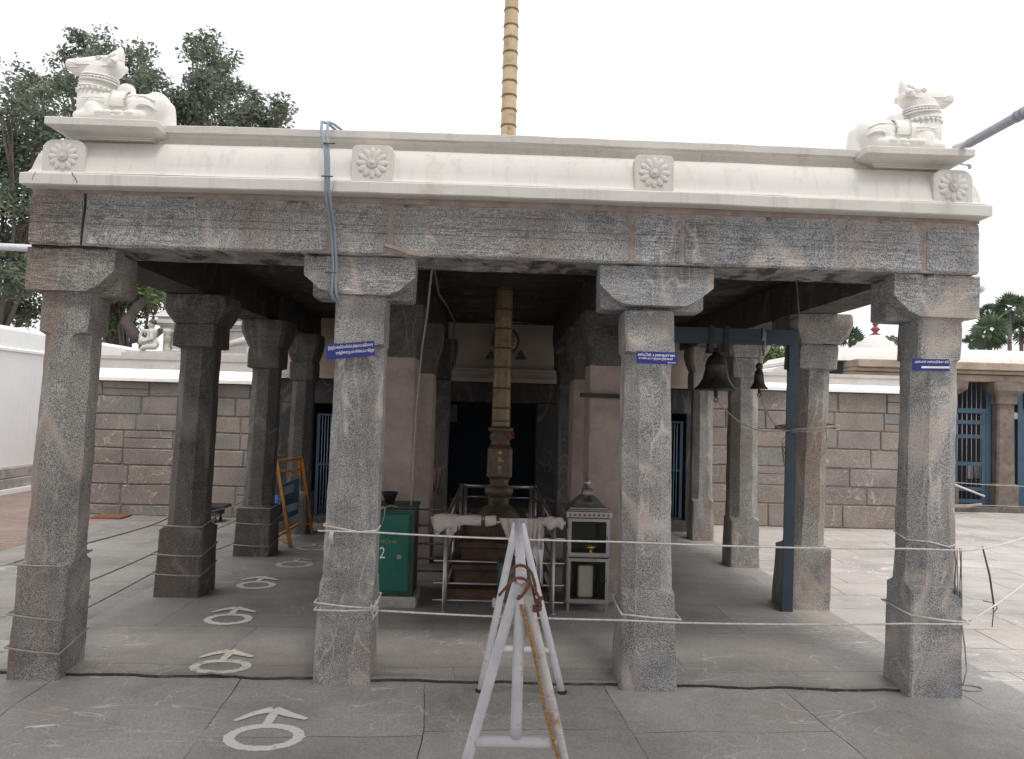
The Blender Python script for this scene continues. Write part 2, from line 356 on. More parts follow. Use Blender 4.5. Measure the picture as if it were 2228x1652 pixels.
def blob(items, voxel=.012, smooth=8):
    mb = MB()
    for it in items:
        if it[0] == 'e':
            _, c, r = it[:3]; Mx = Matrix.Rotation(math.radians(it[3]), 3, 'Y') if len(it) > 3 else None
            mb.sphere(c, r, 12, Mx)
        else:
            _, p0, r0, p1, r1 = it; p0, p1 = Vector(p0), Vector(p1)
            r0 = Vector(r0) if not isinstance(r0, (int, float)) else Vector((r0,)*3)
            r1 = Vector(r1) if not isinstance(r1, (int, float)) else Vector((r1,)*3)
            k = max(3, int((p1-p0).length/(min(min(r0), min(r1))*.45))+1)
            for i in range(k+1):
                t = i/k; mb.sphere(p0.lerp(p1, t), tuple(r0.lerp(r1, t)), 8)
    me = bpy.data.meshes.new('tmp'); me.from_pydata(mb.v, [], mb.f)
    o = bpy.data.objects.new('tmp', me); COL.objects.link(o)
    m = o.modifiers.new('r', 'REMESH'); m.mode = 'VOXEL'; m.voxel_size = voxel; m.use_smooth_shade = True
    m = o.modifiers.new('s', 'SMOOTH'); m.factor = .5; m.iterations = smooth
    dg = bpy.context.evaluated_depsgraph_get(); dg.update()
    ev = o.evaluated_get(dg); m2 = bpy.data.meshes.new_from_object(ev)
    out_ = MB(); out_.v = [tuple(v.co) for v in m2.vertices]; out_.f = [tuple(p.vertices) for p in m2.polygons]; out_.sm = [True]*len(out_.f)
    bpy.data.objects.remove(o); return out_
def text_mb(s, size, bold=.0, depth=.0012):
    cu = bpy.data.curves.new('t', 'FONT'); cu.body = s; cu.size = size; cu.extrude = depth; cu.offset = bold; cu.align_x = 'LEFT'; cu.resolution_u = 3
    o = bpy.data.objects.new('t', cu); COL.objects.link(o)
    dg = bpy.context.evaluated_depsgraph_get(); dg.update()
    me = bpy.data.meshes.new_from_object(o.evaluated_get(dg))
    mb = MB(); mb.v = [tuple(v.co) for v in me.vertices]; mb.f = [tuple(p.vertices) for p in me.polygons]; mb.sm = [False]*len(mb.f)
    bpy.data.objects.remove(o); return mb
def place_text(mb, origin, width, tilt=0, zdir=1, h=None, yv=None):
    """fit text (in local xy) to a width on a facade plane facing -Y, starting at origin"""
    xs = [v[0] for v in mb.v]; x0 = min(xs); k = width/(max(xs)-x0)
    ys = [v[1] for v in mb.v]; y0 = min(ys); ky = k if h is None else h/(max(ys)-y0)
    o = Vector(origin); c, s_ = math.cos(tilt), math.sin(tilt)
    mb.v = [(o.x+(v[0]-x0)*k*c-(v[1]-y0)*ky*s_, o.y-v[2], o.z+(v[0]-x0)*k*s_+(v[1]-y0)*ky*c) for v in mb.v]; return mb
# ------------------------------------------------------------------ ground
def sheet(x0, x1, y0, y1, z, nx=1, ny=1):
    mb = MB(); v = [(x0+(x1-x0)*i/nx, y0+(y1-y0)*j/ny, z) for j in range(ny+1) for i in range(nx+1)]
    return mb.add(v, [(j*(nx+1)+i, j*(nx+1)+i+1, (j+1)*(nx+1)+i+1, (j+1)*(nx+1)+i) for j in range(ny) for i in range(nx)])
struct(sheet(-300, 300, -60, 500, 0).build('ground', 'paving'))
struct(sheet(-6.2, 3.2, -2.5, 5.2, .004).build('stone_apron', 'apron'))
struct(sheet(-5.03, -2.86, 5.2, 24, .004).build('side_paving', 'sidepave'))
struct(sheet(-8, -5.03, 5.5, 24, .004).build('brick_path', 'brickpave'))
# pavilion floor with a rough hand cut front edge
mb = MB(); X0, X1 = -2.84, 2.79
N = 90; fr = [(X0+(X1-X0)*i/N, 4.575+random.uniform(-.006, .008)+.01*math.sin(i*.7)) for i in range(N+1)]
top = [(x, y, .030) for x, y in fr]+[(X1, 10.4, .030), (X0, 10.4, .030)]
bot = [(x, y+.004, -.02) for x, y in fr]+[(X1+.02, 10.4, -.02), (X0-.02, 10.4, -.02)]
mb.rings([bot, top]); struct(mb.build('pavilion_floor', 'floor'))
mb = MB(); mb.rings([[(x, y-.009+random.uniform(-.003, .003), -.01), (x, y-.006+random.uniform(-.003, .002), .012+random.uniform(-.004, .004)), (x, y+.003, .018), (x, y+.01, .018), (x, y+.01, -.01)] for x, y in fr]); struct(mb.build('floor_step', 'soot'))
# ------------------------------------------------------------------ pavilion
pav = thing('stone_pavilion', 'open granite pillared hall with cream moulded roof edge', 'pavilion', (0, 4.5, 0))
def oct_ring(cx, cy, a, c, z, b=None):
    b = b or a; per = []
    C = [(-a, -b+c), (-a+c, -b), (a-c, -b), (a, -b+c), (a, b-c), (a-c, b), (-a+c, b), (-a, b-c)]
    for i in range(8):
        p, q = C[i], C[(i+1) % 8]; k = 3 if i % 2 else 2
        for t in range(k): per.append((cx+p[0]+(q[0]-p[0])*t/k, cy+p[1]+(q[1]-p[1])*t/k, z))
    return per
def column(mat, cb, ct, yf, ab, ash, at, zb, zk, zc, chb=.012, seed=0, b=None, ash2=None, name='column'):
    """square base, eight sided shaft, square block; cb/ct = X centre at foot and top"""
    R = []; cy = yf+ab
    def cx(z): return cb+(ct-cb)*z/zc
    zs = []
    z = 0
    while z < zb: zs.append((z, ab*(1.03-.05*z/zb), chb)); z += .06
    zs += [(zb-.012, ab*.985, chb), (zb+.02, ash, ash*.52)]
    z = zb+.08
    a2 = ash2 or ash*.94
    while z < zk-.05: t = (z-zb)/(zk-zb); zs.append((z, ash+(a2-ash)*t, (ash+(a2-ash)*t)*.56)); z += .06
    zs += [(zk-.015, a2, a2*.56), (zk, at, .015)]
    z = zk+.05
    while z < zc-.02: zs.append((z, at, .014)); z += .06
    zs.append((zc, at*.985, .02))
    for z, a, c in zs: R.append(oct_ring(cx(z), cy, a, c, z+.0))
    mb = MB(); mb.rings(R)
    vs = []
    for v in mb.v:
        p = Vector(v)+Vector((seed*3.1, 0, 0))
        vs.append(tuple(Vector(v)+noise.noise_vector(p*4)*.007+noise.noise_vector(p*14)*.0035))
    mb.v = vs
    return mb.build(name, mat, pav)
def capital_front(par, mat, x0, x1, yf, zb=2.232, zt=2.462, lcut=True, rcut=True, cutw=.16, back=.34):
    h = zt-zb; poly = [(x0, zt), (x1, zt)]
    if rcut: poly += [(x1, zt-h*.52), (x1-cutw*.55, zt-h*.86), (x1-cutw, zb)]
    else: poly += [(x1, zb)]
    if lcut: poly += [(x0+cutw, zb), (x0+cutw*.55, zt-h*.86), (x0, zt-h*.52)]
    else: poly += [(x0, zb)]
    mb = MB(); mb.prism_xz(poly, yf, yf+.125)
    i = .022
    mb.bbox(x0+(i if lcut else .003), x1-(i if rcut else .003), yf+.128, yf+back, zb-.012, zt-.004, .012)
    mb.rough(.006, 7); return mb.build('capital', mat, par)
c1 = column('granite_warm', -2.565, -2.49, 4.48, .142, .142, .135, .645, 1.98, 2.222, seed=1)
capital_front(c1, 'granite_warm', -2.70, -2.20, 4.45, lcut=False, zb=2.215)
c2 = column('granite', -.835, -.80, 4.50, .155, .152, .143, .585, 1.965, 2.245, seed=2)
capital_front(c2, 'granite', -1.12, -.48, 4.45, zb=2.245)
c3 = column('granite', .935, .905, 4.50, .158, .15, .146, .563, 1.965, 2.21, seed=3)
capital_front(c3, 'granite_blue', .592, 1.258, 4.45, zb=2.232)
c4 = column('granite', 2.60, 2.635, 4.48, .152, .148, .13, .625, 1.98, 2.218, seed=4)
capital_front(c4, 'granite', 2.325, 2.83, 4.45, rcut=False, zb=2.215)
def capital_round(par, mat, cx, cy, a, zb, zt, r0=.72):
    R = []
    for t, k in ((0, r0), (.12, r0+.06), (.35, .90), (.6, .985), (.75, 1), (1, .98)):
        R.append(oct_ring(cx, cy, a*k, a*k*.18, zb+(zt-zb)*t))
    mb = MB(); mb.rings(R); mb.rough(.008, 6); return mb.build('capital', mat, par)
def inner(mat, cb, ct, yf, ab, ash, at, zb, zk, zc, capa, seed, zct=2.462, cm=None):
    c = column(mat, cb, ct, yf, ab, ash, at, zb, zk, zc, seed=seed)
    capital_round(c, cm or mat, ct, yf+ab, capa, zc+.002, zct); return c
inner('granite_dark_shaded', -2.505, -2.45, 6.30, .178, .150, .175, .575, 2.05, 2.23, .25, 5)
inner('granite_dark_shaded', -2.45, -2.40, 8.02, .180, .145, .165, .53, 1.97, 2.18, .235, 6)
inner('granite_dark_shaded', -2.40, -2.36, 9.45, .165, .135, .15, .53, 1.90, 2.12, .20, 7)
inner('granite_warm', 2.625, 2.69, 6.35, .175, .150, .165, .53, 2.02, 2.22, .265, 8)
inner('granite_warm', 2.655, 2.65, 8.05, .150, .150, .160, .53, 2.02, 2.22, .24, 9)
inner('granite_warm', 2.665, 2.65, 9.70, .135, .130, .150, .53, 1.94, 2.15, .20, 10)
# square painted pillars of the middle aisle
def pillar(x0, x1, y0, y1, zcap, mat, capm):
    mb = MB(); cx, cy, a, b = (x0+x1)/2, (y0+y1)/2, (x1-x0)/2, (y1-y0)/2
    mb.rings([oct_ring(cx, cy, a+.02*(z < .3), .012, z, b+.02*(z < .3)) for z in (0, .15, .299, .301, .6, 1.0, 1.4, 1.8, zcap)]); mb.rough(.008, 4)
    o = mb.build('pillar', mat, pav)
    mb = MB(); mb.rings([oct_ring(cx, cy, a*k, .02, z, b*k) for z, k in ((zcap+.003, 1.03), (zcap+.14, 1.05), (zcap+.25, 1.25), (2.462, 1.35))]); mb.rough(.008, 5)
    mb.build('capital', capm, o); return o
for yy, m_, cm in ((6.50, 'pink_stone', 'granite_dark_shaded'), (7.9, 'pink_stone', 'granite_dark_shaded'), (9.55, 'granite_dark_shaded', 'soot')):
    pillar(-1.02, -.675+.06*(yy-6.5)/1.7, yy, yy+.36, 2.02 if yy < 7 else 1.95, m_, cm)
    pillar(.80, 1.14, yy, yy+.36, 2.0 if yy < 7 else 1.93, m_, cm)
# front beam: separate carved stones with pink mortar between
BY = 4.40
def beam_profile(zt=2.764, zb=2.464, y=BY):
    g = .0045
    pr = [(y+.012, zt)]
    for zz, d in ((2.702, 0.0), (2.634, .004), (2.592, .002)):
        pr += [(y+d, zz+.004), (y+d+g, zz), (y+d+.001, zz-.004)]
    pr += [(y+.002, zb+.014), (y+.014, zb), (y+.42, zb), (y+.42, zt)]
    return pr
def beam_stone(x0, x1, mat, sag=0):
    pr = beam_profile(); k = max(2, int((x1-x0)/.07)); R = []
    for i in range(k+1):
        x = x0+(x1-x0)*i/k; e = .006 if i in (0, k) else 0
        R.append([(x, y+e*(y < BY+.1), z+(-e if z > 2.7 else e if z < 2.5 else 0)) for y, z in pr])
    mb = MB(); mb.rings(R); mb.v = [tuple(Vector(v)+noise.noise_vector(Vector(v)*5)*.004) for v in mb.v]
    return mb.build('beam_stone', mat, pav)
for a, b, m_ in ((-2.672, -2.378, 'granite_warm'), (-2.352, -.985, 'granite'), (-.955, -.64, 'granite'), (-.605, .748, 'granite'),
                 (.782, 1.045, 'granite_blue'), (1.075, 2.462, 'granite_blue'), (2.492, 2.80, 'granite_blue')):
    beam_stone(a, b, m_)
mb = MB(); mb.box(-2.66, 2.79, BY+.012, BY+.40, 2.468, 2.77)
mb.rough(.004, 20); mb.build('mortar', 'mortar', pav)
mb = MB(); mb.rings([[(x, BY+.006, 2.765), (x, BY+.006, 2.797), (x, BY+.40, 2.797), (x, BY+.40, 2.765)] for x in [-2.66+i*.091 for i in range(61)]]); mb.v = [(x, y, z if z < 2.77 else z-.006+.018*math.sin(math.pi*(x+2.67)/5.48)) for x, y, z in mb.v]; mb.rough(.003, 20); mb.build('bedding_mortar', 'mortar', pav)
# loose pink patch of mortar over the second capital
mb = MB(); pts = [(-.63, 2.53), (-.58, 2.515), (-.50, 2.50), (-.42, 2.49), (-.40, 2.470), (-.43, 2.462), (-.52, 2.476), (-.60, 2.50), (-.66, 2.52)]
mb.prism_xz(pts, BY-.008, BY+.02); mb.rough(.003, 20); mb.build('mortar_patch', 'mortar', pav)
# beams running back over every row of pillars, ceiling slabs between them
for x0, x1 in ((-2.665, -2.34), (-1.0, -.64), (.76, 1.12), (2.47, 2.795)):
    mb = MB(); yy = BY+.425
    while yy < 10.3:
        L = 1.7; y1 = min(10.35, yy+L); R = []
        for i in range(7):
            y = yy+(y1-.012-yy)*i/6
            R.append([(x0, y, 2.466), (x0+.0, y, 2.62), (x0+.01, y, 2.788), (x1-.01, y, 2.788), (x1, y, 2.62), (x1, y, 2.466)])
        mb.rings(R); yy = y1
    mb.rough(.006, 5); mb.build('long_beam', 'soot' if x0 < 1 else 'granite_dark_shaded', pav)
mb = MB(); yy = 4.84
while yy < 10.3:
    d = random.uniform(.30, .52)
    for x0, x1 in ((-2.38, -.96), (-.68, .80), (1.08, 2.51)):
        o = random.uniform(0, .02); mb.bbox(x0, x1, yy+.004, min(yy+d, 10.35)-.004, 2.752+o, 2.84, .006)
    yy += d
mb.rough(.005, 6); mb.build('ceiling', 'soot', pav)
# roof edge: rings following the whole outline
def ringrect(d, z): return [(-2.672+d, 4.30+d, z), (2.808-d, 4.30+d, z), (2.808-d, 10.6-d, z), (-2.672+d, 10.6-d, z)]
def sub(r, n=40):
    o_ = []
    for i in range(4):
        a, b = Vector(r[i]), Vector(r[(i+1) % 4])
        for k in range(n): o_.append(tuple(a.lerp(b, k/n)))
    return o_
mb = MB(); pr = [(.30, 2.7905), (.10, 2.7905), (.095, 2.785), (.012, 2.783), (0, 2.789), (0, 2.846), (.006, 2.853)]
mb.rings([sub(ringrect(d, z)) for d, z in pr]+[sub(ringrect(.30, 2.855))]); mb.rough(.0035, 6); mb.bow(); mb.build('drip_slab', 'plaster', pav)
mb = MB(); pr = [(.012, 2.8555), (.028, 2.862), (.042, 2.885), (.050, 2.925), (.062, 2.970), (.082, 3.015), (.105, 3.050), (.135, 3.074), (.20, 3.080)]
mb.rings([sub(ringrect(d, z)) for d, z in pr], smooth=True); mb.rough(.003, 3); mb.bow(); mb.build('curved_cornice', 'plaster', pav)
mb = MB(); mb.rings([sub(ringrect(d, z)) for d, z in ((.165, 3.0815), (.162, 3.112), (.156, 3.116), (.148, 3.122), (.138, 3.134))]); mb.rough(.003, 5); mb.bow(); mb.build('parapet_wall', 'plaster', pav)
mb = MB(); mb.rings([sub(ringrect(d, z)) for d, z in ((.13, 3.1355), (.112, 3.137), (.108, 3.174), (.114, 3.178))]); mb.rough(.004, 6); mb.bow(); mb.build('parapet_cap', 'plaster', pav)
# corner pedestals of the bulls
for x0, x1 in ((-2.545, -1.93), (2.075, 2.70)):
    mb = MB(); xs = (x0, x1)
    for z0, z1, e in ((3.0635, 3.075, .055), (3.075, 3.083, .048), (3.083, 3.092, .058)): pass
    pf = [(.150, 3.081), (.132, 3.083), (.128, 3.089), (.118, 3.091), (.112, 3.096), (.080, 3.101), (.045, 3.107), (.018, 3.115), (.004, 3.120), (.0, 3.122), (.0, 3.158), (.004, 3.163)]
    R = [[(x0+d*.8, 4.290+d, z), (x1-d*.55, 4.290+d, z), (x1-d*.55, 4.80, z), (x0+d*.8, 4.80, z)] for d, z in pf]
    mb.rings(R); mb.rough(.0025, 8); mb.build('corner_pedestal', 'plaster', pav)
# rosette plaques
def rosette(x0, x1, z0, z1, yf, ncor=.035):
    mb = MB(); c = (x0+x1)/2; out_ = [(x0, z0), (x1, z0)]
    for cx, cz, a0 in ((x1-ncor, z1-ncor, 0), (x0+ncor, z1-ncor, 90)):
        for k in range(6): a = math.radians(a0+k*18); out_.append((cx+ncor*math.cos(a), cz+ncor*math.sin(a)))
    R = []
    for y, s_ in ((yf+.16, 1.0), (yf+.006, 1.0), (yf, .97)):
        mz = (z0+z1)/2; R.append([(c+(x-c)*s_, y, mz+(z-mz)*s_) for x, z in out_])
    mb.rings(R); mb.bow(); o = mb.build('rosette_plaque', 'plaster', pav)
    f = MB(); cz = (z0+z1)/2; r = min(x1-x0, z1-z0)*.43
    for k in range(12):
        a = 2*math.pi*k/12; Mx = Matrix.Rotation(-a, 3, 'Y')
        f.sphere((c+math.cos(a)*r*.62, yf-.002, cz+math.sin(a)*r*.62), (r*.38, .0055, r*.20), 8, Mx)
    f.lathe([(r*.30, -.004), (r*.30, .008), (r*.22, .012), (r*.16, .009), (r*.13, .014), (.002, .015)], (c, yf-.002, cz), 16, M=Matrix.Rotation(math.radians(90), 3, 'X'))
    for k in range(16):
        a = 2*math.pi*k/16; f.sphere((c+math.cos(a)*r*.31, yf-.01, cz+math.sin(a)*r*.31), r*.045, 4)
    f.bow(); f.build('flower_relief', 'plaster', o)
rosette(-2.575, -2.335, 2.858, 3.052, 4.332, .06); rosette(-.845, -.612, 2.858, 3.066, 4.326); rosette(.76, .985, 2.858, 3.066, 4.326); rosette(2.485, 2.715, 2.858, 3.058, 4.332, .06)
# cracks in the drip slab and plaster: thin dark grooves
def crack(pts, y, w_=.0025, name='crack'):
    mb = MB()
    for (a, b) in zip(pts[:-1], pts[1:]):
        mb.tube([(a[0], y, a[1]), (b[0], y, b[1])], w_, 5, False)
    return mb.build(name, 'ink', pav)
crack([(-2.585, 2.852), (-2.59, 2.835), (-2.598, 2.82), (-2.60, 2.80)], 4.30, .0014)
crack([(-2.385, 2.855), (-2.38, 2.838), (-2.365, 2.822), (-2.352, 2.795)], 4.30, .0018)
crack([(-.932, 2.857), (-.936, 2.83), (-.94, 2.80)], 4.30, .0016)
crack([(-2.365, 2.77), (-2.362, 2.70), (-2.368, 2.62), (-2.372, 2.55), (-2.375, 2.47)], BY+.012, .007)
crack([(-2.66, 2.462), (-2.5, 2.457), (-2.42, 2.47), (-2.36, 2.458), (-2.23, 2.462)], BY+.03, .008)
# back wall of the pavilion: inner front of the shrine, with doorways
bw = thing('shrine_front_wall', 'shadowed tan and black stone shrine front behind the flagpole', 'wall', (0, 10.6, 0))
mb = MB(); mb.box(-.80, .80, 10.55, 10.9, 2.16, 2.84); mb.box(-2.95, -1.0, 10.5, 10.9, 2.02, 2.84); mb.box(1.0, 2.95, 10.5, 10.9, 2.02, 2.84); mb.rough(.004, 3); mb.build('upper_wall', 'tan_wall', bw)
mb = MB(); mb.box(-.85, .85, 10.47, 10.549, 2.125, 2.16); mb.box(-.85, .85, 10.50, 10.549, 2.04, 2.122); mb.box(-.85, .85, 10.45, 10.549, 1.975, 2.037)
mb.box(-2.95, -1.0, 10.44, 10.499, 1.96, 2.02); mb.box(1.0, 2.95, 10.44, 10.499, 1.96, 2.02); mb.build('moulding', 'tan_wall', bw)
mb = MB(); mb.bbox(-.85, .85, 10.55, 10.85, 1.70, 1.972); mb.bbox(-.85, -.70, 10.52, 10.85, 0, 1.698); mb.bbox(.58, .85, 10.52, 10.85, 0, 1.698)
mb.bbox(-2.95, -1.0, 10.55, 10.85, 1.62, 1.955); mb.bbox(1.0, 2.95, 10.55, 10.85, 1.62, 1.955)
mb.bbox(-2.95, -2.44, 10.52, 10.85, 0, 1.618); mb.bbox(2.63, 2.95, 10.52, 10.85, 0, 1.618); mb.bbox(-1.42, -.85, 10.53, 10.85, 0, 1.618); mb.bbox(.86, 1.5, 10.53, 10.85, 0, 1.618)
mb.bbox(-.72, -.50, 10.49, 10.545, 1.42, 1.66)
mb.rough(.006, 5); mb.build('door_surround', 'soot', bw)
mb = MB(); mb.box(-2.44, -1.42, 10.45, 10.8, 0, .10); mb.box(1.5, 2.63, 10.45, 10.8, 0, .16); mb.box(-.69, .57, 10.45, 10.8, 0, .1); mb.rough(.006, 4); mb.build('threshold', 'granite_dark_shaded', bw)
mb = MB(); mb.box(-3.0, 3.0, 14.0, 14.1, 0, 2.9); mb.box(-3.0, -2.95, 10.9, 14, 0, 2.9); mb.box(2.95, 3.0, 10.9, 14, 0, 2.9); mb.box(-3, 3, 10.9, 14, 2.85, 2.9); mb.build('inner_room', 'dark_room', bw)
for px, pz in ((1068, 775), (1133, 775)):
    p = P(px, pz, 10.55); mb = MB(); mb.prism_xz([(p.x-.085, p.z-.05), (p.x+.085, p.z-.05), (p.x, p.z+.09)], 10.54, 10.56); mb.build('lamp_niche', 'granite_dark_shaded', bw)
for x0, x1, zb, zt in ((-2.40, -1.46, .12, 1.47), (1.54, 2.60, .18, 1.50)):
    g_ = MB()
    for z in (zb, (zb+zt)/2, zt): g_.box(x0, x1, 10.57, 10.60, z-.012, z+.012)
    g_.box(x0, x0+.04, 10.565, 10.61, zb, zt); g_.box(x1-.04, x1, 10.565, 10.61, zb, zt)
    o = g_.build('door_grille', 'grille_blue', bw); g_ = MB(); x = x0+.07
    while x < x1-.05: g_.tube([(x, 10.585, zb), (x, 10.585, zt)], .006, 6); x += .038
    g_.build('grille_bar', 'grille_pale', o)
# clock
p = P(1100, 742, 10.5); ck = thing('wall_clock', 'round pale clock on the shrine wall half hidden by the flagpole', 'clock', (p.x, 10.54, p.z))
mb = MB(); mb.lathe([(.175, 0), (.19, .02), (.17, .035), (.155, .03)], p+Vector((0, .045, 0)), 28, M=Matrix.Rotation(math.radians(90), 3, 'X')); mb.build('rim', 'brown_stone', ck)
mb = MB(); mb.lathe([(.155, 0), (.155, .034), (.01, .034)], p+Vector((0, .04, 0)), 28, M=Matrix.Rotation(math.radians(90), 3, 'X')); dl = mb.build('dial', 'tan_wall', ck)
for k in range(12):
    mb = MB()
    a = math.radians(90-30*k); t = text_mb(str(12 if k == 0 else k), .05); place_text(t, (p.x+.118*math.cos(a)-.015, p.y+.002, p.z+.118*math.sin(a)-.016), .028 if k < 10 and k else .04, h=.034)
    mb.add(t.v, t.f); mb.build('numeral', 'ink', dl)
# ------------------------------------------------------------------ flagpole
fp = thing('flagpole', 'tall ringed brass temple flagpole rising through the pavilion roof', 'flagpole', (.07, 7.4, 0))
def px_pole(z): return .068-.012*(z-1)/4.5
def py_pole(z): return 7.4
zr = [P(1093, y, 7.4).z for y in (916, 888, 845, 800, 758, 716, 674, 632)]
zt_ = [P(1105, y, 7.4).z for y in (275.6, 241.4, 210.5, 179.5, 148.5, 116, 85.5, 57.7, 23.5)]
zs = sorted(zr+zt_); extra = zs[-1]
while extra < 8.2: extra += .145; zs.append(extra)
gap = [z for z in zs if z < 3]; q = gap[-1]+.17
while q < zt_[0]-.1: zs.append(q); q += .16
zs = sorted(zs)
def rad(z): return .088-.0052*(z-1.4)
prof_z = [1.44]+zs
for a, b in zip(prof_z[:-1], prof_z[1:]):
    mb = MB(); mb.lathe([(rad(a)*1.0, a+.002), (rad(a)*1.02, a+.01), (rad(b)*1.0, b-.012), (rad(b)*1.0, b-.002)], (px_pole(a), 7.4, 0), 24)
    mb.build('pole_segment', 'brass' if a > 2.85 else 'brass_shaded', fp)
for z in zs:
    mb = MB(); mb.lathe([(rad(z)*1.0, z-.010), (rad(z)*1.10, z-.007), (rad(z)*1.10, z-.001), (rad(z)*1.02, z+.001), (rad(z)*1.08, z+.004), (rad(z)*1.0, z+.010)], (px_pole(z), 7.4, 0), 24); mb.build('ring', 'brass_dark', fp)
mb = MB(); mb.lathe([(.095, 1.44), (.118, 1.43), (.118, 1.40), (.085, 1.385), (.105, 1.36), (.108, 1.33), (.082, 1.30), (.095, 1.285), (.092, 1.26)], (.068, 7.4, 0), 24); mb.build('lotus_collar', 'brass_dark', fp)
mb = MB(); mb.rings([oct_ring(.066, 7.4, a, c, z) for z, a, c in ((.955, .105, .02), (.975, .118, .02), (1.23, .116, .03), (1.26, .095, .03))]); sq = mb.build('square_block', 'brass_dark', fp)
mb = MB(); mb.lathe([(.018, 0), (.02, .01), (.012, .014)], (.066, 7.282, 1.20), 10, M=Matrix.Rotation(math.radians(90), 3, 'X')); mb.sphere((.066, 7.28, 1.13), (.016, .01, .03), 6); mb.sphere((.09, 7.28, 1.12), (.014, .01, .014), 6)
mb.sphere((.066, 7.28, 1.06), (.02, .01, .02), 6); mb.box(.052, .058, 7.272, 7.285, 1.0, 1.05); mb.box(.074, .080, 7.272, 7.285, 1.0, 1.05); mb.build('relief_figure', 'brass', sq)
mb = MB(); mb.lathe([(.105, .955), (.092, .94), (.092, .92), (.10, .915), (.075, .90), (.11, .88), (.135, .85), (.138, .82), (.125, .79), (.085, .765), (.10, .755), (.098, .70), (.12, .69), (.16, .66), (.205, .60), (.215, .56)], (.066, 7.4, 0), 28); mb.build('vase_base', 'brass_dark', fp)
mb = MB(); mb.tube([(.21+.02*math.cos(t*.7), 7.30, 1.38+.045*math.sin(t*.7)) if 0 else (.165+(.012+.0035*t*.4)*math.cos(t), 7.31, 1.36+(.016+.004*t*.4)*math.sin(t)) for t in np.linspace(0, 17, 60)], .0035, 5)
tag(mb.build('red_coil', 'red'), 'small coil of red cord hanging on the side of the flagpole', 'cord')
# stepped pedestal
pd = thing('flagpole_plinth', 'dark brown stepped stone plinth under the flagpole inside the steel railing', 'plinth', (.07, 7.4, 0))
steps = [(0, .10, .62), (.10, .24, .54), (.24, .29, .58), (.29, .40, .47), (.40, .45, .50), (.45, .557, .40)]
for i, (z0, z1, a) in enumerate(steps):
    mb = MB(); a *= 1.0; mb.bbox(.07-a*.68, .07+a*.68, 7.35-a*1.6, 7.35+a*1.6, z0+.03 if i == 0 else z0+.031, z1+.03, .008); mb.rough(.006, 7); mb.build('plinth_course', 'brown_stone', pd)
# ------------------------------------------------------------------ steel railing round the plinth
ra = thing('steel_railing', 'stainless steel railing enclosing the flagpole plinth', 'railing', (.07, 6.05, .03))
xl, xr, yf_, yb_ = -.345, .49, 6.04, 8.8
mb = MB()
for x, y in ((xl, yf_), (xr, yf_), (xl, yb_), (xl+.045, yb_), (xr, yb_), (xr-.045, yb_), (xl, 7.4), (xr, 7.4)):
    mb = MB(); mb.lathe([(.03, .03), (.03, .038), (.019, .04), (.019, .74), (.022, .742), (.01, .755)], (x, y, 0), 12); mb.build('post', 'steel', ra)
for z, r in ((.73, .02), (.61, .009), (.42, .009), (.25, .009), (.12, .009)):
    for p, q_ in (((xl-.09, yf_, z), (xr+.09, yf_, z)), ((xl, yb_, z), (xr, yb_, z)), ((xl, yf_+.03, z), (xl, yb_, z)), ((xr, yf_+.03, z), (xr, yb_, z))):
        mb = MB(); mb.tube([p, q_], r, 10); mb.build('rail', 'steel', ra)
# neighbouring rail run towards the green box, and the one beyond
ra2 = thing('low_side_railing', 'thin rail run with short posts between the green box and the plinth railing', 'railing', (-.5, 6.6, .03))
for z in (.70, .56, .40, .27, .16):
    mb = MB(); mb.tube([(-.66, 6.9, z), (-.40, 6.9, z)], .009, 8); mb.build('rail', 'steel_dull', ra2)
for x in (-.66, -.40):
    mb = MB(); mb.tube([(x, 6.9, .03), (x, 6.9, .73)], .014, 8); mb.build('post', 'steel_dull', ra2)
# cloths on the front rail
def twist_cloth(x0, x1, y, z, r, name, mat, label, sag=0, seed=0, bulge=()):
    R = []; k = 60; n_ = 18
    for i in range(k+1):
        t = i/k; x = x0+(x1-x0)*t; rr = r*(1+.05*math.sin(t*11+seed)+.03*math.sin(t*23+seed*2))
        for bx, ba, bw_ in bulge: rr += ba*math.exp(-((x-bx)/bw_)**2)
        ring = []
        for j in range(n_):
            a = 2*math.pi*j/n_; fold = 1+.07*math.sin(3*a+t*16+seed)+.03*math.sin(7*a-t*22)
            ring.append((x, y+rr*fold*math.cos(a), z-sag*math.sin(t*math.pi)+rr*fold*math.sin(a)-(rr-r)*.8))
        R.append(ring)
    mb = MB(); mb.rings(R, True, True); return tag(mb.build(name, mat), label, 'cloth')
twist_cloth(-.44, .04, 6.035, .738, .040, 'rolled_cloth', 'cloth', 'pale cloth rolled and twisted round the left half of the top rail', bulge=((-.40, .03, .05), (-.30, .02, .05)))
twist_cloth(-.075, -.045, 6.033, .733, .045, 'brown_band', 'cloth_brown', 'narrow brown band tied round the rolled cloth on the rail')
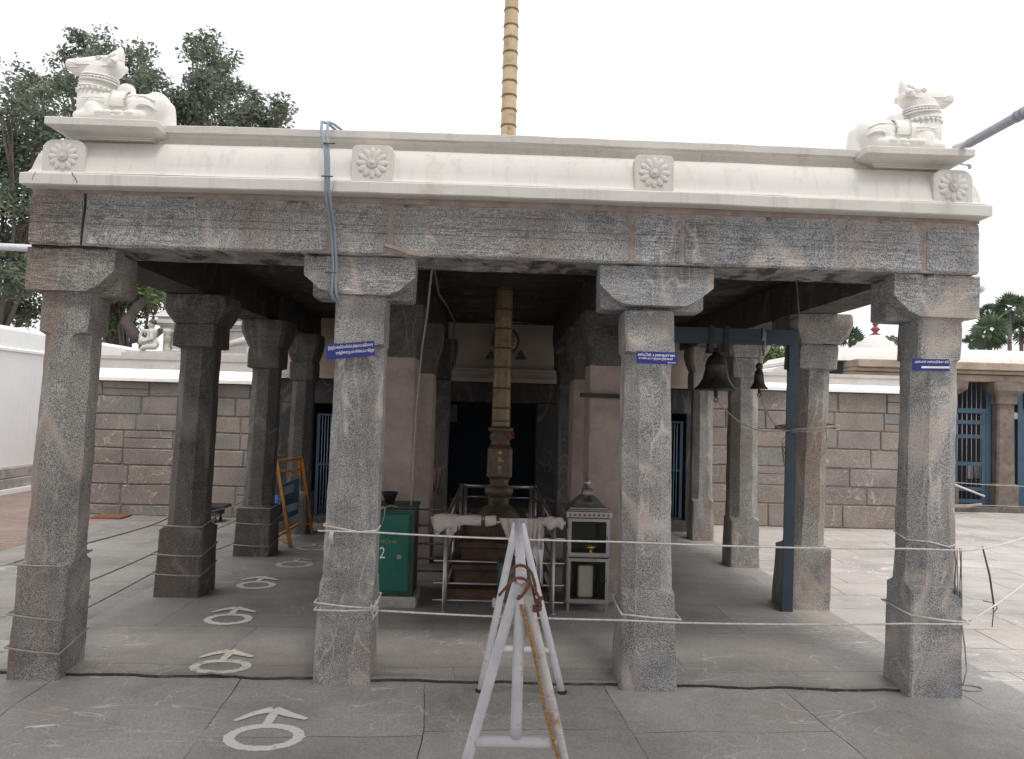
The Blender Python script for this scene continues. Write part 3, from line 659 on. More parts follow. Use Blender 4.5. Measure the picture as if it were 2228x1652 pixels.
def drape(x0, x1, ztop, zbot, y, name, mat, label, folds=4, amp=.02, seed=0, taper=0, slant=0, parent=None):
    nx, nz = 40, 26; mb = MB(); v = []
    for j in range(nz+1):
        t = j/nz
        for i in range(nx+1):
            s_ = i/nx; e = taper*t*(x1-x0)*.5; x = x0+e+(x1-x0-2*e)*s_+slant*t
            zz = ztop-(ztop-(zbot+.03*math.sin(s_*9+seed)))*t
            yy = y-.026*(1-t*.3)+amp*(.4+t)*math.sin(s_*folds*2*math.pi+seed+t*1.2)+.006*math.sin(s_*31+t*9+seed)
            v.append((x, yy, zz))
    b = len(v); v += [(x, y_+.004, z) for x, y_, z in v]
    f = []
    for j in range(nz):
        for i in range(nx):
            a = j*(nx+1)+i; q_ = (a, a+1, a+nx+2, a+nx+1); f.append(q_); f.append(tuple(k+b for k in reversed(q_)))
    # fold over the rail
    for i in range(nx):
        f.append((i, i+1, i+1+b, i+b)); k = nz*(nx+1)+i; f.append((k, k+1, k+1+b, k+b))
    mb.add(v, f, True)
    return tag(mb.build(name, mat, recalc=False), label, 'cloth')
drape(-.47, -.27, .765, .63, 6.03, 'hanging_cloth', 'cloth', 'pale cloth hanging in folds at the left end of the top rail', 3, .012, 5, taper=.2, slant=.03)
drape(.06, .24, .765, .50, 6.035, 'draped_cloth', 'cloth', 'pale folded cloth hanging in a point just behind the barricade top', 3, .014, 1, taper=.55, slant=.05)
drape(.20, .40, .768, .28, 6.030, 'white_cloth', 'cloth_white', 'long white cloth hanging over the top rail right of the barricade', 4, .012, 2, taper=.35, slant=.05)
drape(.30, .40, .766, .56, 6.012, 'short_cloth', 'cloth', 'short cream cloth over the rail beside the long white cloth', 3, .012, 3)
twist_cloth(.36, .56, 6.03, .735, .036, 'bundled_cloth', 'cloth', 'cream cloth bundled in loops at the right end of the top rail', sag=-.01, seed=2, bulge=((.46, .018, .03), (.54, .012, .02)))
drape(-.67, -.53, .955, .70, 8.3, 'grey_rag', 'cloth_pink', 'pinkish grey rag hung high on the left inner railing post', 3, .02, 4, taper=.4)
# ------------------------------------------------------------------ green cabinet
gx0, gx1, gy0, gy1 = -.97, -.600, 6.14, 6.48
gc = thing('green_locker', 'dark green metal donation locker marked with a white 2', 'locker', ((gx0+gx1)/2, 6.37, .03))
mb = MB(); mb.bbox(gx0-.02, gx1+.03, gy0-.02, gy1, .028, .115, .006); mb.rough(.004, 9); mb.build('plinth', 'base_stone', gc)
mb = MB(); mb.bbox(gx0, gx1, gy0, gy1, .117, .80, .006); mb.build('body', 'green_dark', gc)
mb = MB(); mb.bbox(gx0-.012, gx1+.012, gy0-.015, gy1, .802, .822, .004); mb.build('lid', 'green_dark', gc)
mb = MB(); mb.bbox(gx0+.01, gx1-.035, gy0-.014, gy0-.002, .150, .765, .004); dr = mb.build('door', 'green', gc)
mb = MB(); mb.bbox(gx0+.012, gx1-.045, gy0-.019, gy0-.0145, .16, .755, .002); mb.build('door_panel', 'green', dr)
t = text_mb('2', .1); q = P(825, 1215, 6.115); place_text(t, (q.x, gy0-.0195, q.z), .042, h=.088); t.build('numeral', 'sign_white', gc)
t = text_mb('உண்டியல்', .1, depth=.0006); q = P(822, 1182, 6.115); place_text(t, (q.x-.03, gy0-.0195, q.z), .175, h=.036); t.build('lettering', 'yellow_paint', gc)
mb = MB(); q = P(868, 1212, 6.115); mb.bbox(q.x-.018, q.x+.018, gy0-.024, gy0-.0192, q.z-.018, q.z+.018, .002); mb.build('lock', 'steel_dull', gc)
mb = MB(); q = P(848, 1090, 6.25); mb.lathe([(.028, .824), (.034, .828), (.062, .915), (.070, .918), (.066, .91), (.03, .84)], (q.x, 6.25, 0), 20); tag(mb.build('black_bowl', 'black_bowl'), 'small black bowl standing on the green locker', 'bowl')
mb = MB(); a, b = P(828, 1108, 6.10), P(845, 1092, 6.10)
mb.tube([a+Vector((-.03, 0, -.01)), a+Vector((.02, 0, .02)), P(838, 1105, 6.10), P(836, 1125, 6.105), P(830, 1142, 6.105)], .006, 6, jit=.3); mb.tube([P(828, 1108, 6.1), P(850, 1100, 6.1), P(866, 1104, 6.12)], .004, 6)
tag(mb.build('knotted_string', 'rope_grey'), 'pale string knotted over the top edge of the green locker', 'string')
# ------------------------------------------------------------------ steel lamp cabinet
lx0, lx1, ly0, ly1 = P(1232, 1250, 6.13).x, P(1326, 1250, 6.13).x, 6.13, 6.45
lc = thing('lamp_cabinet', 'steel lamp cabinet with glazed doors and a small domed roof', 'cabinet', ((lx0+lx1)/2, 6.5, .03))
zt = P(1280, 1127, 6.13).z; zb = P(1280, 1314, 6.13).z; zm = P(1280, 1212, 6.13).z
for x in (lx0+.01, lx1-.03):
    for y in (ly0+.01, ly1-.03):
        mb = MB(); mb.box(x, x+.02, y, y+.02, .03, zb); mb.build('leg', 'steel_dull', lc)
mb = MB(); mb.box(lx0, lx1, ly1-.008, ly1, zb, zt); mb.box(lx0, lx0+.008, ly0, ly1-.009, zb, zt); mb.box(lx1-.008, lx1, ly0, ly1-.009, zb, zt); mb.box(lx0+.009, lx1-.009, ly0, ly1-.009, zb, zb+.01); mb.box(lx0+.009, lx1-.009, ly0+.01, ly1-.009, zm-.005, zm+.005); mb.build('casing', 'steel_dull', lc)
mb = MB(); mb.box(lx0+.010, lx1-.010, ly1-.014, ly1-.0095, zb+.012, zt-.004); mb.box(lx0+.0095, lx0+.013, ly0+.012, ly1-.015, zb+.012, zt-.004); mb.box(lx1-.013, lx1-.0095, ly0+.012, ly1-.015, zb+.012, zt-.004); mb.build('dark_lining', 'glass', lc)
for z0, z1 in ((zb+.012, zm-.012), (zm+.008, zt-.006)):
    mb = MB(); t_ = .024
    mb.box(lx0+.009, lx1-.009, ly0-.008, ly0+.004, z0, z0+t_); mb.box(lx0+.009, lx1-.009, ly0-.008, ly0+.004, z1-t_, z1)
    mb.box(lx0+.009, lx0+.009+t_, ly0-.008, ly0+.004, z0+t_, z1-t_); mb.box(lx1-.009-t_, lx1-.009, ly0-.008, ly0+.004, z0+t_, z1-t_)
    d = mb.build('glazed_door', 'steel', lc)
    mb = MB(); mb.sphere((lx1-.02, ly0-.014, (z0+z1)/2), .012, 8); mb.build('knob', 'steel', d)
    for zz in (z0+.06, z1-.06):
        mb = MB(); mb.tube([(lx0+.006, ly0-.012, zz-.014), (lx0+.006, ly0-.012, zz+.014)], .006, 6); mb.build('hinge', 'steel_dull', d)
for k, (z0, z1, e) in enumerate(((zt, zt+.05, .012), (zt+.051, zt+.063, .0), (zt+.064, zt+.078, -.02))):
    mb = MB(); mb.bbox(lx0-e, lx1+e, ly0-e, ly1+e, z0, z1, .003); mb.build('cornice', 'steel', lc)
mb = MB()
for k in range(9):
    x = lx0+.02+k*(lx1-lx0-.04)/8; mb.prism_xz([(x-.010, zt+.016), (x+.010, zt+.016), (x, zt+.034)], ly0-.016, ly0-.0125)
mb.build('leaf_cutout', 'ink', lc)
mb = MB(); cx, cy = (lx0+lx1)/2, (ly0+ly1)/2
mb.rings([[(cx+sx*a, cy+sy*a*.9, zt+z) for sx, sy in ((-1, -1), (1, -1), (1, 1), (-1, 1))] for z, a in ((.079, .14), (.10, .115), (.135, .085), (.155, .06), (.17, .045), (.20, .036), (.205, .044), (.215, .038))]); rf = mb.build('dome_roof', 'steel_dull', lc)
mb = MB(); mb.lathe([(.016, .215), (.012, .235), (.028, .25), (.026, .272), (.012, .288), (.003, .305)], (cx, cy, zt), 14); mb.build('finial', 'steel', rf)
mb = MB(); mb.prism_xz([(cx-.035, zt+.125), (cx+.035, zt+.125), (cx, zt+.165)], cy-.10, cy-.09); mb.build('gable', 'ink', rf)
mb = MB(); mb.lathe([(.03, zm+.01), (.012, zm+.03), (.012, zm+.045), (.035, zm+.052), (.045, zm+.07), (.04, zm+.072)], (cx+.03, ly0+.09, 0), 14); tag(mb.build('oil_lamp', 'gold'), 'small golden oil lamp in the upper part of the steel cabinet', 'lamp')
mb = MB(); mb.bbox(cx-.062, cx+.062, ly0+.14, ly0+.22, zb+.012, zb+.27, .01); tag(mb.build('oil_tin', 'candle'), 'pale tin in the lower part of the steel cabinet', 'tin')
# ------------------------------------------------------------------ blue box on a grey stand behind the barricade
bb = thing('collection_box', 'blue glass sided collection box on a grey stand behind the barricade', 'box', (.19, 5.75, .03))
z0 = P(1100, 1305, 5.7).z; z1 = P(1100, 1232, 5.7).z
mb = MB(); mb.bbox(.065, .33, 5.70, 5.92, .028, z0-.06, .008); mb.build('stand', 'base_stone', bb)
mb = MB(); mb.bbox(.05, .345, 5.68, 5.94, z0-.058, z0-.02, .004); mb.build('tray', 'steel_dull', bb)
mb = MB()
for x in (.06, .32):
    for y in (5.70, 5.90): mb.box(x, x+.014, y, y+.014, z0-.018, z1)
mb.box(.055, .34, 5.695, 5.92, z1+.001, z1+.018); mb.build('frame', 'blue_steel', bb)
mb = MB(); mb.box(.076, .318, 5.715, 5.90, z0-.018, z1-.002); mb.build('body', 'glass', bb)
mb = MB(); mb.tube([(.045, 5.67, z0-.05), (.045, 5.67, z0-.0), (.05, 5.67, z0+.01)], .022, 10); mb.build('bottle_neck', 'pipe_white', bb)
# ------------------------------------------------------------------ wooden display board
wb = thing('display_board', 'orange wooden A frame stand holding a blue poster', 'display stand', (-2.35, 9.0, .03))
def stick(p, q, wd=.022, name='stick', mat='wood_orange', par=None, n_=4):
    mb = MB(); mb.tube([p, q], wd, n_, False); return mb.build(name, mat, par)
A = {k: P(*v) for k, v in dict(tl=(597, 1005, 8.95), tr=(657, 997, 9.4), tl2=(603, 1005, 8.85), fl=(633, 1197, 8.55), bl=(592, 1175, 9.35), fr_=(679, 1163, 9.55), bl2=(608, 1165, 9.3), pb1=(613, 1138, 8.9), pb2=(656, 1110, 9.3)).items()}
stick(A['tl'], A['tr'], .022, 'top_rail', par=wb); stick(A['tl2'], A['fl'], .024, 'leg', par=wb); stick(A['tl'], A['bl'], .022, 'leg', par=wb)
stick(A['tr'], A['fr_'], .024, 'leg', par=wb); stick(A['tr']+Vector((-.03, 0, 0)), P(655, 1150, 9.8), .02, 'leg', par=wb)
stick(P(600, 1030, 8.95), P(655, 1020, 9.4), .016, 'crossbar', par=wb); stick(P(595, 1172, 8.95), P(650, 1140, 9.35), .018, 'crossbar', par=wb)
stick(P(594, 1177, 9.35), P(630, 1177, 8.65), .014, 'crossbar', par=wb); stick(P(650, 1140, 9.35), P(676, 1140, 9.5), .014, 'crossbar', par=wb)
def quad(a, b, c, d, th, name, mat, par):
    n_ = (b-a).cross(d-a).normalized()*th; mb = MB(); mb.rings([[a, b, c, d], [a+n_, b+n_, c+n_, d+n_]]); return mb.build(name, mat, par)
po = quad(P(612, 1055, 8.93), P(652, 1040, 9.37), P(649, 1118, 9.37), P(606, 1137, 8.93), .012, 'poster', 'poster', wb)
quad(P(614, 1062, 8.91), P(640, 1052, 9.2), P(639, 1070, 9.2), P(613, 1080, 8.91), .003, 'poster_heading', 'poster_pale', po)
quad(P(624, 1100, 9.0), P(648, 1092, 9.28), P(647, 1108, 9.28), P(612, 1122, 8.9), .003, 'poster_footer', 'poster_pale', po)
mb = MB(); mb.lathe([(.09, .03), (.10, .06), (.11, .3), (.10, .36), (.03, .38), (.03, .42)], tuple(G(601, 1148))[:2]+(0,), 14); tag(mb.build('blue_water_can', 'blue_plastic'), 'blue plastic can standing behind the wooden display board', 'water can')
# ------------------------------------------------------------------ bells and their frame
bf = thing('steel_gantry', 'blue painted steel post and beam carrying the bells', 'frame', (2.49, 6.3, .03))
mb = MB(); px0 = P(1701, 1320, 6.27).x; px1 = P(1725, 1320, 6.27).x
R = [[(px0, 6.27, z), (px1, 6.27, z), (px1, 6.37, z), (px1-.01, 6.37, z), (px1-.01, 6.28, z), (px0, 6.28, z)] for z in (.03, 1.2, 2.2)]
mb.rings([[(x+.022*(z/2.33), y, z) for x, y, z in r] for r in R]); mb.build('post', 'blue_steel', bf)
mb = MB(); mb.prism_yz([(6.262, 2.20), (6.268, 2.20), (6.268, 2.312), (6.31, 2.312), (6.31, 2.32), (6.262, 2.32)], .98, 2.475); mb.prism_yz([(6.262, 2.192), (6.31, 2.192), (6.31, 2.1985), (6.262, 2.1985)], .98, 2.475); mb.build('crossbeam', 'blue_steel', bf)
mb = MB(); mb.box(2.40, 2.43, 6.255, 6.2615, 1.98, 2.19); mb.build('gusset', 'blue_steel', bf)
def bell(px, pyt, pyb, hw, Y, nm, label, strap):
    t_, b_ = P(px, pyt, Y), P(px, pyb, Y); H = t_.z-b_.z; r = hw*Y/FPX; x = b_.x; z = b_.z
    o = thing(nm, label, 'bell', (x, Y, z), 'bronze bells on the blue beam')
    mb = MB(); mb.lathe([(.92*r, .0), (r, .01*H), (.99*r, .05*H), (.80*r, .14*H), (.62*r, .30*H), (.54*r, .48*H), (.50*r, .62*H), (.54*r, .64*H), (.50*r, .67*H), (.46*r, .78*H), (.34*r, .88*H), (.20*r, .93*H), (.17*r, 1.0*H), (.02, H*1.01)], (x, Y, z), 28)
    mb.build('bell_body', 'bell', o)
    mb = MB(); mb.tube([(x, Y, z+.05*H), (x+.004, Y, z-.10*H)], [.010*H*6, .008*H*6], 8); mb.sphere((x+.004, Y, z-.12*H), .04*H+.006, 8); cl = mb.build('clapper', 'iron', o)
    mb = MB(); ringp = [(x+.005+.016*math.cos(a), Y, z-.20*H-.012+.016*math.sin(a)) for a in np.linspace(0, 2*math.pi, 13)]; mb.tube(ringp, .004, 6); mb.build('pull_ring', 'iron', cl)
    if strap:
        for s_ in (-1, 1):
            mb = MB(); xx = x+s_*.062; mb.box(xx-.02, xx+.02, 6.250, 6.258, z+H*.98, 2.335); mb.box(xx-.02, xx+.02, 6.250, 6.34, 2.336, 2.342); mb.box(xx-.02, xx+.02, 6.33, 6.34, z+H*.98, 2.335); mb.build('strap', 'iron', o)
        mb = MB(); mb.tube([(x-.085, Y, z+H*1.0), (x+.085, Y, z+H*1.0)], .014, 8); mb.tube([(x, Y, z+H*1.0), (x, Y, z+H*1.10)], .03, 8); mb.build('hanger_bar', 'iron', o)
    else:
        mb = MB(); mb.sphere((x, Y, z+H*1.05), .03, 8); mb.build('crown', 'bell', o)
    return x, z, H
bx, bz, bH = bell(1557, 766, 850, 46, 6.33, 'large_bell', 'large dark bronze bell strapped to the left part of the blue beam', True)
sx, sz, sH = bell(1651, 800, 847, 19, 6.33, 'small_bell', 'small dark bronze bell hanging by a cord at the right of the blue beam', False)
mb = MB(); mb.tube([(sx, 6.33, sz+sH*1.1), (sx, 6.30, 2.19), (sx+.005, 6.255, 2.24), (sx+.01, 6.255, 2.32), (sx+.01, 6.33, 2.335), (sx+.02, 6.335, 2.2), (sx+.015, 6.26, 2.10), (sx+.02, 6.25, 2.3)], .008, 6, jit=.2)
tag(mb.build('frayed_cord', 'rope_grey'), 'frayed cord looped over the blue beam holding the small bell', 'cord')
tie = P(1722, 937, 6.25)
mb = MB(); a = Vector((bx+.005, 6.33, bz-.25*bH)); pts = [a.lerp(tie, t)+Vector((0, 0, -.13*math.sin(math.pi*t)*(1-.3*t))) for t in np.linspace(0, 1, 16)]; mb.tube(pts, .0045, 6); mb.tube([a, a+Vector((0, 0, -.05)), a+Vector((.005, 0, -.14))], .003, 5)
tag(mb.build('large_bell_rope', 'rope_grey'), 'thin rope sagging from the large bell to the blue post', 'rope')
mb = MB(); a = Vector((sx+.005, 6.33, sz-.25*sH)); pts = [a.lerp(tie, t)+Vector((0, 0, -.10*math.sin(math.pi*t))) for t in np.linspace(0, 1, 16)]; mb.tube(pts, .0045, 6)
tag(mb.build('small_bell_rope', 'rope_grey'), 'thin rope sagging steeply from the small bell to the blue post', 'rope')
def wrap8(x0, x1, y0, y1, z, dz=(0, 0, 0, 0), e=.006, c=.085):
    C = [(x0-e, y0+c, .15), (x0+c, y0-e, .0), (x1-c, y0-e, .85), (x1+e, y0+c, 1.15), (x1+e, y1-c, 1.85), (x1-c, y1+e, 2.15), (x0+c, y1+e, 2.85), (x0-e, y1-c, 3.15), (x0-e, y0+c, 4.0)]
    def zz(t): i = int(t) % 4; return z+dz[i]+(dz[(i+1) % 4]-dz[i])*(t % 1)
    return [(x, y, zz(t)) for x, y, t in C]
def wrap(x0, x1, y0, y1, z, dz=(0, 0, 0, 0), e=.012):
    return [(x0-e, y0-e, z+dz[0]), ((x0+x1)/2, y0-e-.003, z+(dz[0]+dz[1])/2-.004), (x1+e, y0-e, z+dz[1]), (x1+e, y1+e, z+dz[2]), (x0-e, y1+e, z+dz[3]), (x0-e, y0-e, z+dz[0])]
mb = MB()
for dz, jj in ((0, 0), (.012, .01), (-.012, .02)): mb.tube(wrap(2.44, 2.80, 6.25, 6.62, tie.z+dz, (0, .05-jj, .06, .02)), .005, 6)
mb.tube([(2.70, 6.225, tie.z+.02), (2.71, 6.222, tie.z-.05), (2.70, 6.222, tie.z-.08)], .006, 6)
tag(mb.build('tie_rope', 'rope_grey'), 'several turns of rope tying the blue post to the granite pillar', 'rope')
mb = MB()
for k in range(4):
    c_ = P(1707, 968+k*10, 6.24); mb.tube([(c_.x+.022*math.cos(a)+k*.003, 6.24-k*.003, c_.z+.06*math.sin(a)) for a in np.linspace(0, 2*math.pi, 14)], .003, 5)
tag(mb.build('wire_loops', 'string_dark'), 'thin dark wire loops hanging on the left edge of the blue post', 'wire')
mb = MB(); p = P(1308, 861, 6.42); mb.bbox(p.x-.17, p.x+.17, 6.42, 6.49, p.z-.018, p.z+.018, .003); tag(mb.build('iron_bracket', 'iron'), 'flat dark iron bar bracket across the painted pillar', 'bracket')
# ------------------------------------------------------------------ signs
def sign(nm, label, c, wdt, hgt, tilt, lines, bar=None, clip_r=0):
    o = thing(nm, label, 'sign', c, 'blue tin signs on the pillars'); cx, cy, cz = c
    ct, st = math.cos(tilt), math.sin(tilt)
    def loc(u, v_): return (cx+u*ct-v_*st, cz+u*st+v_*ct)
    pts = [loc(-wdt/2, -hgt/2), loc(wdt/2, -hgt/2), loc(wdt/2, hgt/2), loc(-wdt/2, hgt/2)]
    mb = MB(); mb.prism_xz(pts, cy, cy+.004); mb.build('plate', 'sign_blue', o)
    for s_, u, v_, wd, hh in lines:
        t = text_mb(s_, .05, bold=.0006, depth=.0005); a, b = loc(u, v_); place_text(t, (a, cy-.001, b), wd, tilt, h=hh); t.build('lettering', 'sign_white', o)
    if bar:
        u0, u1, v0, v1 = bar; mb = MB(); mb.prism_xz([loc(u0, v0), loc(u1, v0), loc(u1, v1), loc(u0, v1)], cy-.0025, cy-.0005); mb.build('painted_bar', 'sign_white', o)
    return o
def mid(a, b): return (a+b)/2
p = P(762, 762, 4.47); w1 = (P(814, 755, 4.47)-P(709, 765, 4.47)).length
sign('blue_sign', 'tilted blue sign with two lines of white writing on the second pillar from the left', (p.x, 4.478, p.z), w1, .086, math.radians(6.5),
     [('இத்திருக்கேொயிலில் தினமும் கேொபுர', -w1/2+.012, .008, w1*.93, .026), ('முற்றிலும் நடை செல்லப்படுகிறது', -w1/2+.055, -.024, w1*.80, .026)])
p = P(1430, 779, 4.47); w2 = (P(1475, 779, 4.47)-P(1386, 779, 4.47)).length
s2 = sign('blue_sign', 'straight blue sign with three lines of white writing on the third pillar from the left', (p.x, 4.478, p.z), w2, .070, math.radians(-.5),
     [('ஸ்டிக் பைகளை', -w2/2+.008, .010, w2*.90, .018), ('யன்படுத்தாதீர்கள்', -w2/2+.014, -.014, w2*.84, .019), ('நிர்வாகம்', w2/2-.055, -.031, .046, .012)])
p = P(2028, 794, 4.46); w3 = (P(2069, 794, 4.46)-P(1989, 794, 4.46)).length
sign('blue_sign', 'blue sign with one line of writing over a white bar on the rightmost front pillar', (p.x, 4.470, p.z), w3, .070, math.radians(1.0),
     [('அம்பாள் சன்னதிக்கு செ', -w3/2+.012, .006, w3*.92, .022)], bar=(-w3/2+.05, w3/2-.001, -.020, -.008))
# ------------------------------------------------------------------ grey conduits over the roof edge
cd = thing('conduit_pair', 'pair of blue grey plastic conduits hooked over the roof edge and down the beam', 'conduit', (-.97, 4.25, 2.3))
for dx, r in ((0, .0082), (.018, .0078)):
    pts = [(-.968+dx*2.0, 4.46, 3.20), (-1.0+dx*1.7, 4.40, 3.215), (-1.022+dx*2, 4.33, 3.20), (-1.015+dx*1.8, 4.30, 3.13), (-.985+dx, 4.262, 3.05), (-.975+dx, 4.25, 2.96), (-.968+dx, 4.243, 2.86), (-.965+dx, 4.244, 2.78), (-.962+dx, 4.30, 2.70), (-.955+dx, 4.37, 2.60), (-.948+dx, 4.383, 2.5), (-.945+dx, 4.42, 2.40), (-.950+dx, 4.43, 2.30), (-.955+dx*1.5, 4.44, 2.24), (-.935+dx*1.3, 4.46, 2.20)]
    mb = MB(); mb.tube(pts, r, 8); mb.build('conduit', 'conduit', cd)
for z, y in ((3.05, 4.262), (2.86, 4.243), (2.36, 4.43)):
    mb = MB(); mb.tube([(-.990, y-.012, z), (-.925, y-.012, z)], .004, 5); mb.build('cable_tie', 'string_dark', cd)
# thin cables inside the middle bay
mb = MB(); mb.tube([P(940, 580, 5.0), P(930, 680, 5.6), P(918, 760, 6.1), P(905, 900, 6.15), P(897, 1060, 6.17), P(894, 1100, 6.18)], .007, 6)
tag(mb.build('white_cable', 'rope_grey'), 'pale cable running down the left painted pillar', 'cable')
mb = MB(); mb.tube([P(944, 582, 5.0), P(955, 640, 5.6), P(972, 665, 6.6), P(989, 700, 8.0), P(984, 760, 9.2), P(978, 870, 9.4)], .008, 6)
tag(mb.build('dark_cable', 'string_dark'), 'dark cable drooping along the ceiling beam of the middle bay', 'cable')
mb = MB(); mb.tube([P(1660, 598, 5.2), P(1728, 605, 5.6), P(1733, 612, 5.7), P(1738, 680, 5.9), P(1737, 690, 6.0), P(1715, 700, 6.1)], .007, 6)
tag(mb.build('ceiling_conduit', 'string_dark'), 'thin bent conduit under the ceiling near the right beam', 'conduit')
mb = MB(); a, b = P(1045, 690, 9.9), P(1170, 697, 9.9); mb.tube([Vector((a.x, 9.9, 2.735)), Vector((b.x, 9.9, 2.735))], .012, 8); tag(mb.build('tube_light', 'steel_dull'), 'unlit tube light under the ceiling behind the flagpole', 'tube light')
# ------------------------------------------------------------------ ropes round the pillars
def smooth(pts, k=6):
    p = [Vector(v) for v in pts]; p = [p[0]*2-p[1]]+p+[p[-1]*2-p[-2]]; o_ = []
    for i in range(1, len(p)-2):
        for j in range(k):
            t = j/k; a, b, c, d = p[i-1:i+3]
            o_.append(.5*((2*b)+(c-a)*t+(2*a-5*b+4*c-d)*t*t+(3*b-a-3*c+d)*t**3))
    return o_+[p[-2]]
def rope(pts, r, nm, mat, label, cat='rope', sub_=6, sagk=.004):
    q = []
    for a, b in zip(pts[:-1], pts[1:]):
        a, b = Vector(a), Vector(b); L = (b-a).length; k = max(1, int(L/.12))
        for i in range(k): t = i/k; q.append(a.lerp(b, t)+Vector((0, 0, -sagk*L*L*4*t*(1-t))))
    q.append(Vector(pts[-1])); mb = MB(); mb.tube(q, r, 7); return tag(mb.build(nm, mat), label, cat)
C1 = (-2.705, -2.425, 4.48, 4.765); C2 = (-.985, -.675, 4.495, 4.81); C3 = (.775, 1.095, 4.495, 4.82); C4 = (2.452, 2.765, 4.475, 4.79)
zu2, zu3, zu4, zur = .878, .853, .862, .775
rope(wrap8(C2[0]+.012, C2[1], C2[2], C2[3], zu2, (.02, -.006, 0, .03)), .0055, 'rope_loop', 'rope', 'white rope looped round the second pillar at upper height')
rope([(-.99, 4.478, zu2+.002), (-.66, 4.476, zu2), (.76, 4.476, zu3+.005), (1.10, 4.476, zu3), (2.43, 4.462, zu4), (2.77, 4.462, zu4-.003), (3.92, 5.62, .772), (5.6, 7.4, .72)], .0052, 'upper_rope', 'rope', 'taut white rope strung at upper height across the three right front pillars')
rope(wrap8(C4[0]+.02, C4[1]-.005, C4[2]+.01, C4[3], zu4+.02, (.02, -.012, .03, .05)), .005, 'rope_loop', 'rope', 'white rope looped round the rightmost front pillar at upper height')
rope(wrap(C2[0]+.002, C2[1]+.0, C2[2]-.002, C2[3], .452, (.02, -.006, 0, .02)), .006, 'rope_loop', 'rope', 'white rope looped round the second pillar near its foot, upper turn')
rope(wrap(C2[0]+.002, C2[1]+.0, C2[2]-.002, C2[3], .43, (0, .006, 0, .0)), .006, 'rope_loop', 'rope', 'white rope looped round the second pillar near its foot, lower turn')
rope([(-.67, 4.478, .437), (.76, 4.474, .412), (1.10, 4.474, .405), (2.41, 4.46, .432), (2.78, 4.458, .437)], .0056, 'lower_rope', 'rope', 'taut white rope strung at knee height across the three right front pillars')
rope(wrap(C3[0]+.003, C3[1]+.003, C3[2]-.002, C3[3], .425, (.02, -.004, 0, .05)), .0058, 'rope_loop', 'rope', 'white rope looped round the foot of the third pillar')
rope(wrap(C4[0]+.004, C4[1]+.004, C4[2], C4[3], .45, (.03, -.005, .01, .04)), .0058, 'rope_loop', 'rope', 'white rope looped round the foot of the rightmost front pillar')
rope([(2.785, 4.46, .455), (3.90, 5.6, .441), (5.6, 7.35, .42)], .0056, 'lower_side_rope', 'rope', 'white knee height rope running off to the right behind the last pillar')
# knot on pillar two
mb = MB()
for k in range(14):
    a = Vector((-.665+random.uniform(-.012, .03), 4.47, .45+random.uniform(-.02, .03))); b = a+Vector((random.uniform(-.02, .02), -.004, random.uniform(-.05, .035)))
    mb.tube([a, a.lerp(b, .5)+Vector((.01, -.01, 0)), b], .004, 5)
tag(mb.build('rope_knot', 'rope'), 'frayed white knot at knee height on the second pillar', 'knot')
mb = MB()
for k in range(6):
    a = Vector((-.905+random.uniform(-.01, .01), 4.475, zu2)); mb.tube([a, a+Vector((random.uniform(-.01, .01), -.004, -.03)), a+Vector((random.uniform(-.012, .015), 0, -.07))], .0045, 5)
tag(mb.build('rope_knot', 'rope'), 'small knot at upper height on the second pillar', 'knot')
# left row
RL2 = (-2.69, -2.33, 6.30, 6.66); RL3 = (-2.64, -2.27, 8.02, 8.38)
for i, (z1, z2, z3, where) in enumerate(((.652, .605, .535, 'top'), (.372, .372, .372, 'middle'), (.185, .215, .150, 'bottom'))):
    rope(wrap(*C1, z1, (.0, -.03 if i else -.006, .03, .0)), .006, 'rope_loop', 'rope_grey', f'grey rope turned round the leftmost front pillar, {where} one of its three')
    rope(wrap(*RL2, z2, (.0, -.01, .04, .02)), .006, 'rope_loop', 'rope_grey', f'grey rope turned round the pillar behind the leftmost front one, {where} one of three')
    rope(wrap(*RL3, z3, (.0, -.01, .03, .02)), .0058, 'rope_loop', 'rope_grey', f'grey rope turned round the third pillar of the left row, {where} one of three')
    rope([(C1[0]-.012, C1[3], z1), (RL2[0]-.012, RL2[2]-.01, z2)], .006, 'side_rope', 'rope_grey', f'grey rope between the first and second pillar of the left row, {where} one of three')
    rope([(RL2[0]-.012, RL2[3], z2), (RL3[0]-.012, RL3[2]-.01, z3)], .006, 'side_rope', 'rope_grey', f'grey rope between the second and third pillar of the left row, {where} one of three')
    rope([(C1[0]-.012, C1[2]-.012, z1-.01*i), (-3.35, 4.05, z1-.03), (-4.9, 3.1, z1-.10)], .006, 'front_side_rope', 'rope', f'white rope leaving the leftmost front pillar to the left, {where} one of three')
# strings at the right pillar
def hang(pts, r, label, mat='string_dark', nm='hanging_string'):
    mb = MB(); mb.tube(pts, r, 5, jit=.2); return tag(mb.build(nm, mat), label, 'string')
for k, (x, y1_) in enumerate(((2077, 1293), (2083, 1296), (2088, 1302), (2092, 1322))):
    a, b = P(x, 1193, 4.47), P(x+1, y1_, 4.47)
    hang([a, a.lerp(b, .3)+Vector((.004*(-1)**k, -.004, 0)), a.lerp(b, .7), b], .004 if k < 2 else .003, f'{["first", "second", "third", "fourth"][k]} from left of the strings hanging beside the rightmost front pillar', 'string_dark' if k % 2 == 0 else 'rope_grey')
a, b = P(2138, 1190, 5.05), P(2162, 1312, 5.1)
hang([a, a.lerp(b, .5)+Vector((.01, 0, 0)), b], .006, 'dark doubled string tied between the two ropes right of the last pillar')
hang([b, b+Vector((0, 0, -.05)), b+Vector((-.01, 0, -.16))], .004, 'dark loose string end dangling below the knot on the lower right rope')
